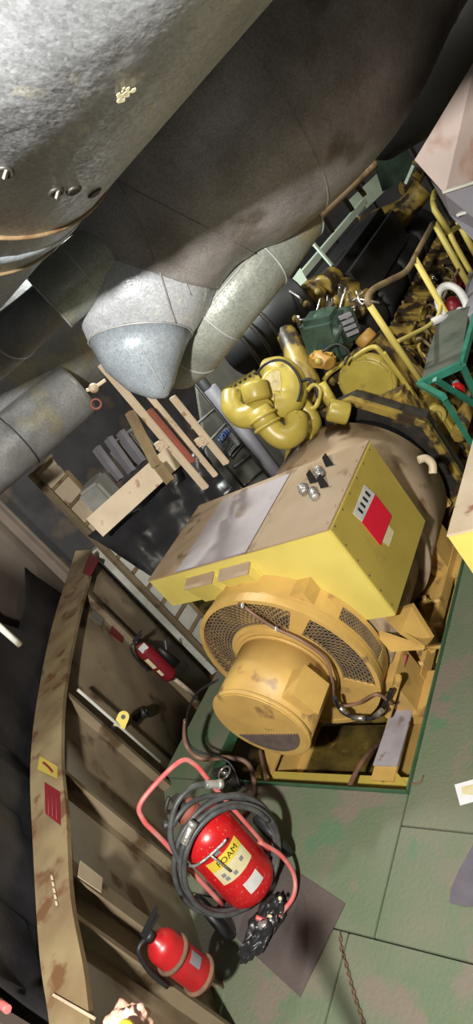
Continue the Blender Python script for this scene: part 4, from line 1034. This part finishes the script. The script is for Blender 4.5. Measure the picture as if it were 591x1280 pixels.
# chain
ch=thing('rusty_chain','rusty thin chain lying across the green floor plates at the bottom','chain',onz(430,1200,0))
cp=smooth_path([onz(u,v,.012) for u,v in ((425,1163),(426,1185),(432,1205),(440,1235),(447,1258),(458,1290))],40); 
acc=0; last=cp[0]; k=0; link=.020
bm=NB()
for i in range(1,len(cp)):
    acc+=(cp[i]-cp[i-1]).length
    if acc>=link and k<60:
        acc=0; d=(cp[i]-last).normalized(); last=cp[i]
        nrm=V((0,0,1)) if k%2 else d.cross(V((0,0,1)))
        nrm=(nrm+V((0,0,.5))).normalized()
        s_=d.cross(nrm).normalized(); n_=s_.cross(d).normalized(); lk=NB()
        vs=[]
        for a in range(12):
            aa=2*PI*a/12; o_=d*math.cos(aa)*.014+s_*math.sin(aa)*.008; row=[]
            for j in range(6):
                b=2*PI*j/6; row.append(lk.verts.new(cp[i]+o_+o_.normalized()*math.cos(b)*.003+n_*math.sin(b)*.003))
            vs.append(row)
        for a in range(12):
            for j in range(6): lk.faces.new((vs[a][j],vs[(a+1)%12][j],vs[(a+1)%12][(j+1)%6],vs[a][(j+1)%6]))
        obj('link',lk,'rust',ch); k+=1
bm.free()
bm=NB(); prism(bm,[onz(568,981,.004),onz(600,972,.004),onz(600,1000,.004),onz(575,1007,.004)],(0,0,.002)); pp=obj('paper_scrap',bm,'paper',label='torn white paper on the floor at the right edge',cat='paper')
bm=NB(); prism(bm,[onz(576,984,.0065),onz(592,980,.0065),onz(592,994,.0065),onz(578,993,.0065)],(0,0,.0005)); obj('stain_print',bm,'label_cream',pp)
bm=NB(); prism(bm,[onz(u,v,.002) for u,v in ((600,1040),(588,1062),(575,1085),(563,1113),(562,1128),(580,1133),(605,1133))],(0,0,.003)); obj('rubber_sheet',bm,'purple',label='dark purple grey sheet on the floor at the right edge',cat='mat')
for i,(u,v,l) in enumerate(((522,785,'bent wire lifting handle on the floor right of the pit, upper one'),(520,975,'bent wire lifting handle on the floor by the pit corner'))):
    c=onz(u,v,.006); bm=NB(); tube(bm,[c+V((-.03,.03,0)),c+V((-.03,-.02,.004)),c+V((.03,-.02,.004)),c+V((.04,.03,0))],.004,8); obj('wire_handle',bm,'rust',label=l,cat='handle')
bm=NB(); c=onz(317,1035,0) # black hose loop behind trolley
tube(bm,[onz(232,900,.6),onz(232,930,.45),onz(250,948,.35),onz(285,947,.2),onz(310,955,.1),onz(318,985,.03),onz(310,1010,.02),onz(300,1020,.02)],.018,10); obj('rubber_hose',bm,'brownhose',label='brown hose arching down to the floor behind the foam unit',cat='hose')
bm=NB(); tube(bm,[onz(272,850,.9),onz(245,868,.8),onz(233,900,.62),onz(240,935,.42),onz(285,952,.25),onz(300,985,.1)],.008,8); obj('power_cable',bm,'black',label='thin black cable looping in front of the beige wall beside the exciter',cat='cable')
# valve/pipe lump by the pit's left end
lv=thing('drain_valve','dark pipe elbow and valve standing at the left end of the pit','valve',onz(288,985,0))
c=onz(290,975,.08); bm=NB(); cyl(bm,c-V((0,0,.08)),c+V((0,0,.04)),.04,16,bev=.006); tube(bm,[c,c+V((-.05,.02,.06)),c+V((-.14,.02,.05))],.03,12); obj('valve_body',bm,'dark',lv)
bm=NB(); torus(bm,c+V((0,0,.09)),(0,0,1),.05,.008,24,8); cyl(bm,c,c+V((0,0,.1)),.008,8); beam(bm,c+V((-.05,0,.09)),c+V((.05,0,.09)),.01,.006); obj('handwheel',bm,'chrome',lv)
# crumpled cloth with yellow thing at bottom edge
cl=thing('crumpled_rag','pink rag bundled round a yellow cap at the bottom picture edge','rag',at(165,1285,1.5))
bm=NB(); t=bmesh.new(); bmesh.ops.create_icosphere(t,subdivisions=4,radius=1)
c=at(160,1292,1.5)
for v_ in t.verts:
    q=v_.co; k=.85+noise.noise(q*3)*.35+abs(noise.noise(q*7))*.25; v_.co=c+q*.062*k
for fc in t.faces: fc.smooth=True
merge(bm,t); obj('rag_fold',bm,'skin',cl)
bm=NB(); sphere(bm,c+(CAM-c).normalized()*.05+V((.015,0,.02)),.024); print('RAG',c); obj('yellow_cap',bm,'label_yellow',cl)
bm=NB(); cyl(bm,V((c.x,c.y,0)),V((c.x,c.y,c.z-.065)),.02,16); box(bm,(c.x,c.y,c.z-.06),(.06,.06,.012)); obj('bollard_post',bm,'dark',label='dark post carrying the pink rag, just out of frame',cat='post')
# ================================================================ LIGHTS
def area(loc,tgt,size,e,col=(1,1,1),sy=None):
    d=bpy.data.lights.new('key_and_fill_light','AREA'); d.energy=e; d.size=size; d.color=col
    if sy: d.shape='RECTANGLE'; d.size_y=sy
    o=bpy.data.objects.new('key_and_fill_light',d); COL.objects.link(o); o.location=V(loc); o.rotation_euler=(V(tgt)-V(loc)).to_track_quat('-Z','Y').to_euler(); return o
area((-.25,-.9,3.86),(-2.4,2.2,1.4),.16,360,(1,.97,.90))
area((-.3,5.2,4.9),(-2.6,5.6,.8),.9,80,(1,.93,.78),.2)  # added lamp over the engine, brightens its near bank
area((-2.3,-.9,3.5),(-4.6,2.6,2.4),.3,28,(1,.94,.85))  # added weak fill for the left ducts and upper hull
area((.12,-.12,3.0),(-2,2,2),.06,1.8,(1,1,1))  # added small fill beside the camera, lifts the pinkish trunk
area((-3.9,4.4,4.3),(-4.9,4.8,1.2),.4,150,(.95,1,.95),.2)  # added fill from an unseen source, brightens the grey partition
w=bpy.data.worlds.new('w'); S.world=w; w.use_nodes=True; w.node_tree.nodes['Background'].inputs[0].default_value=(.8,.85,1,1); w.node_tree.nodes['Background'].inputs[1].default_value=.09
vs_=S.view_settings; vs_.view_transform='Standard'; vs_.look='None'; vs_.gamma=1; vs_.exposure=0.12; vs_.use_curve_mapping=False
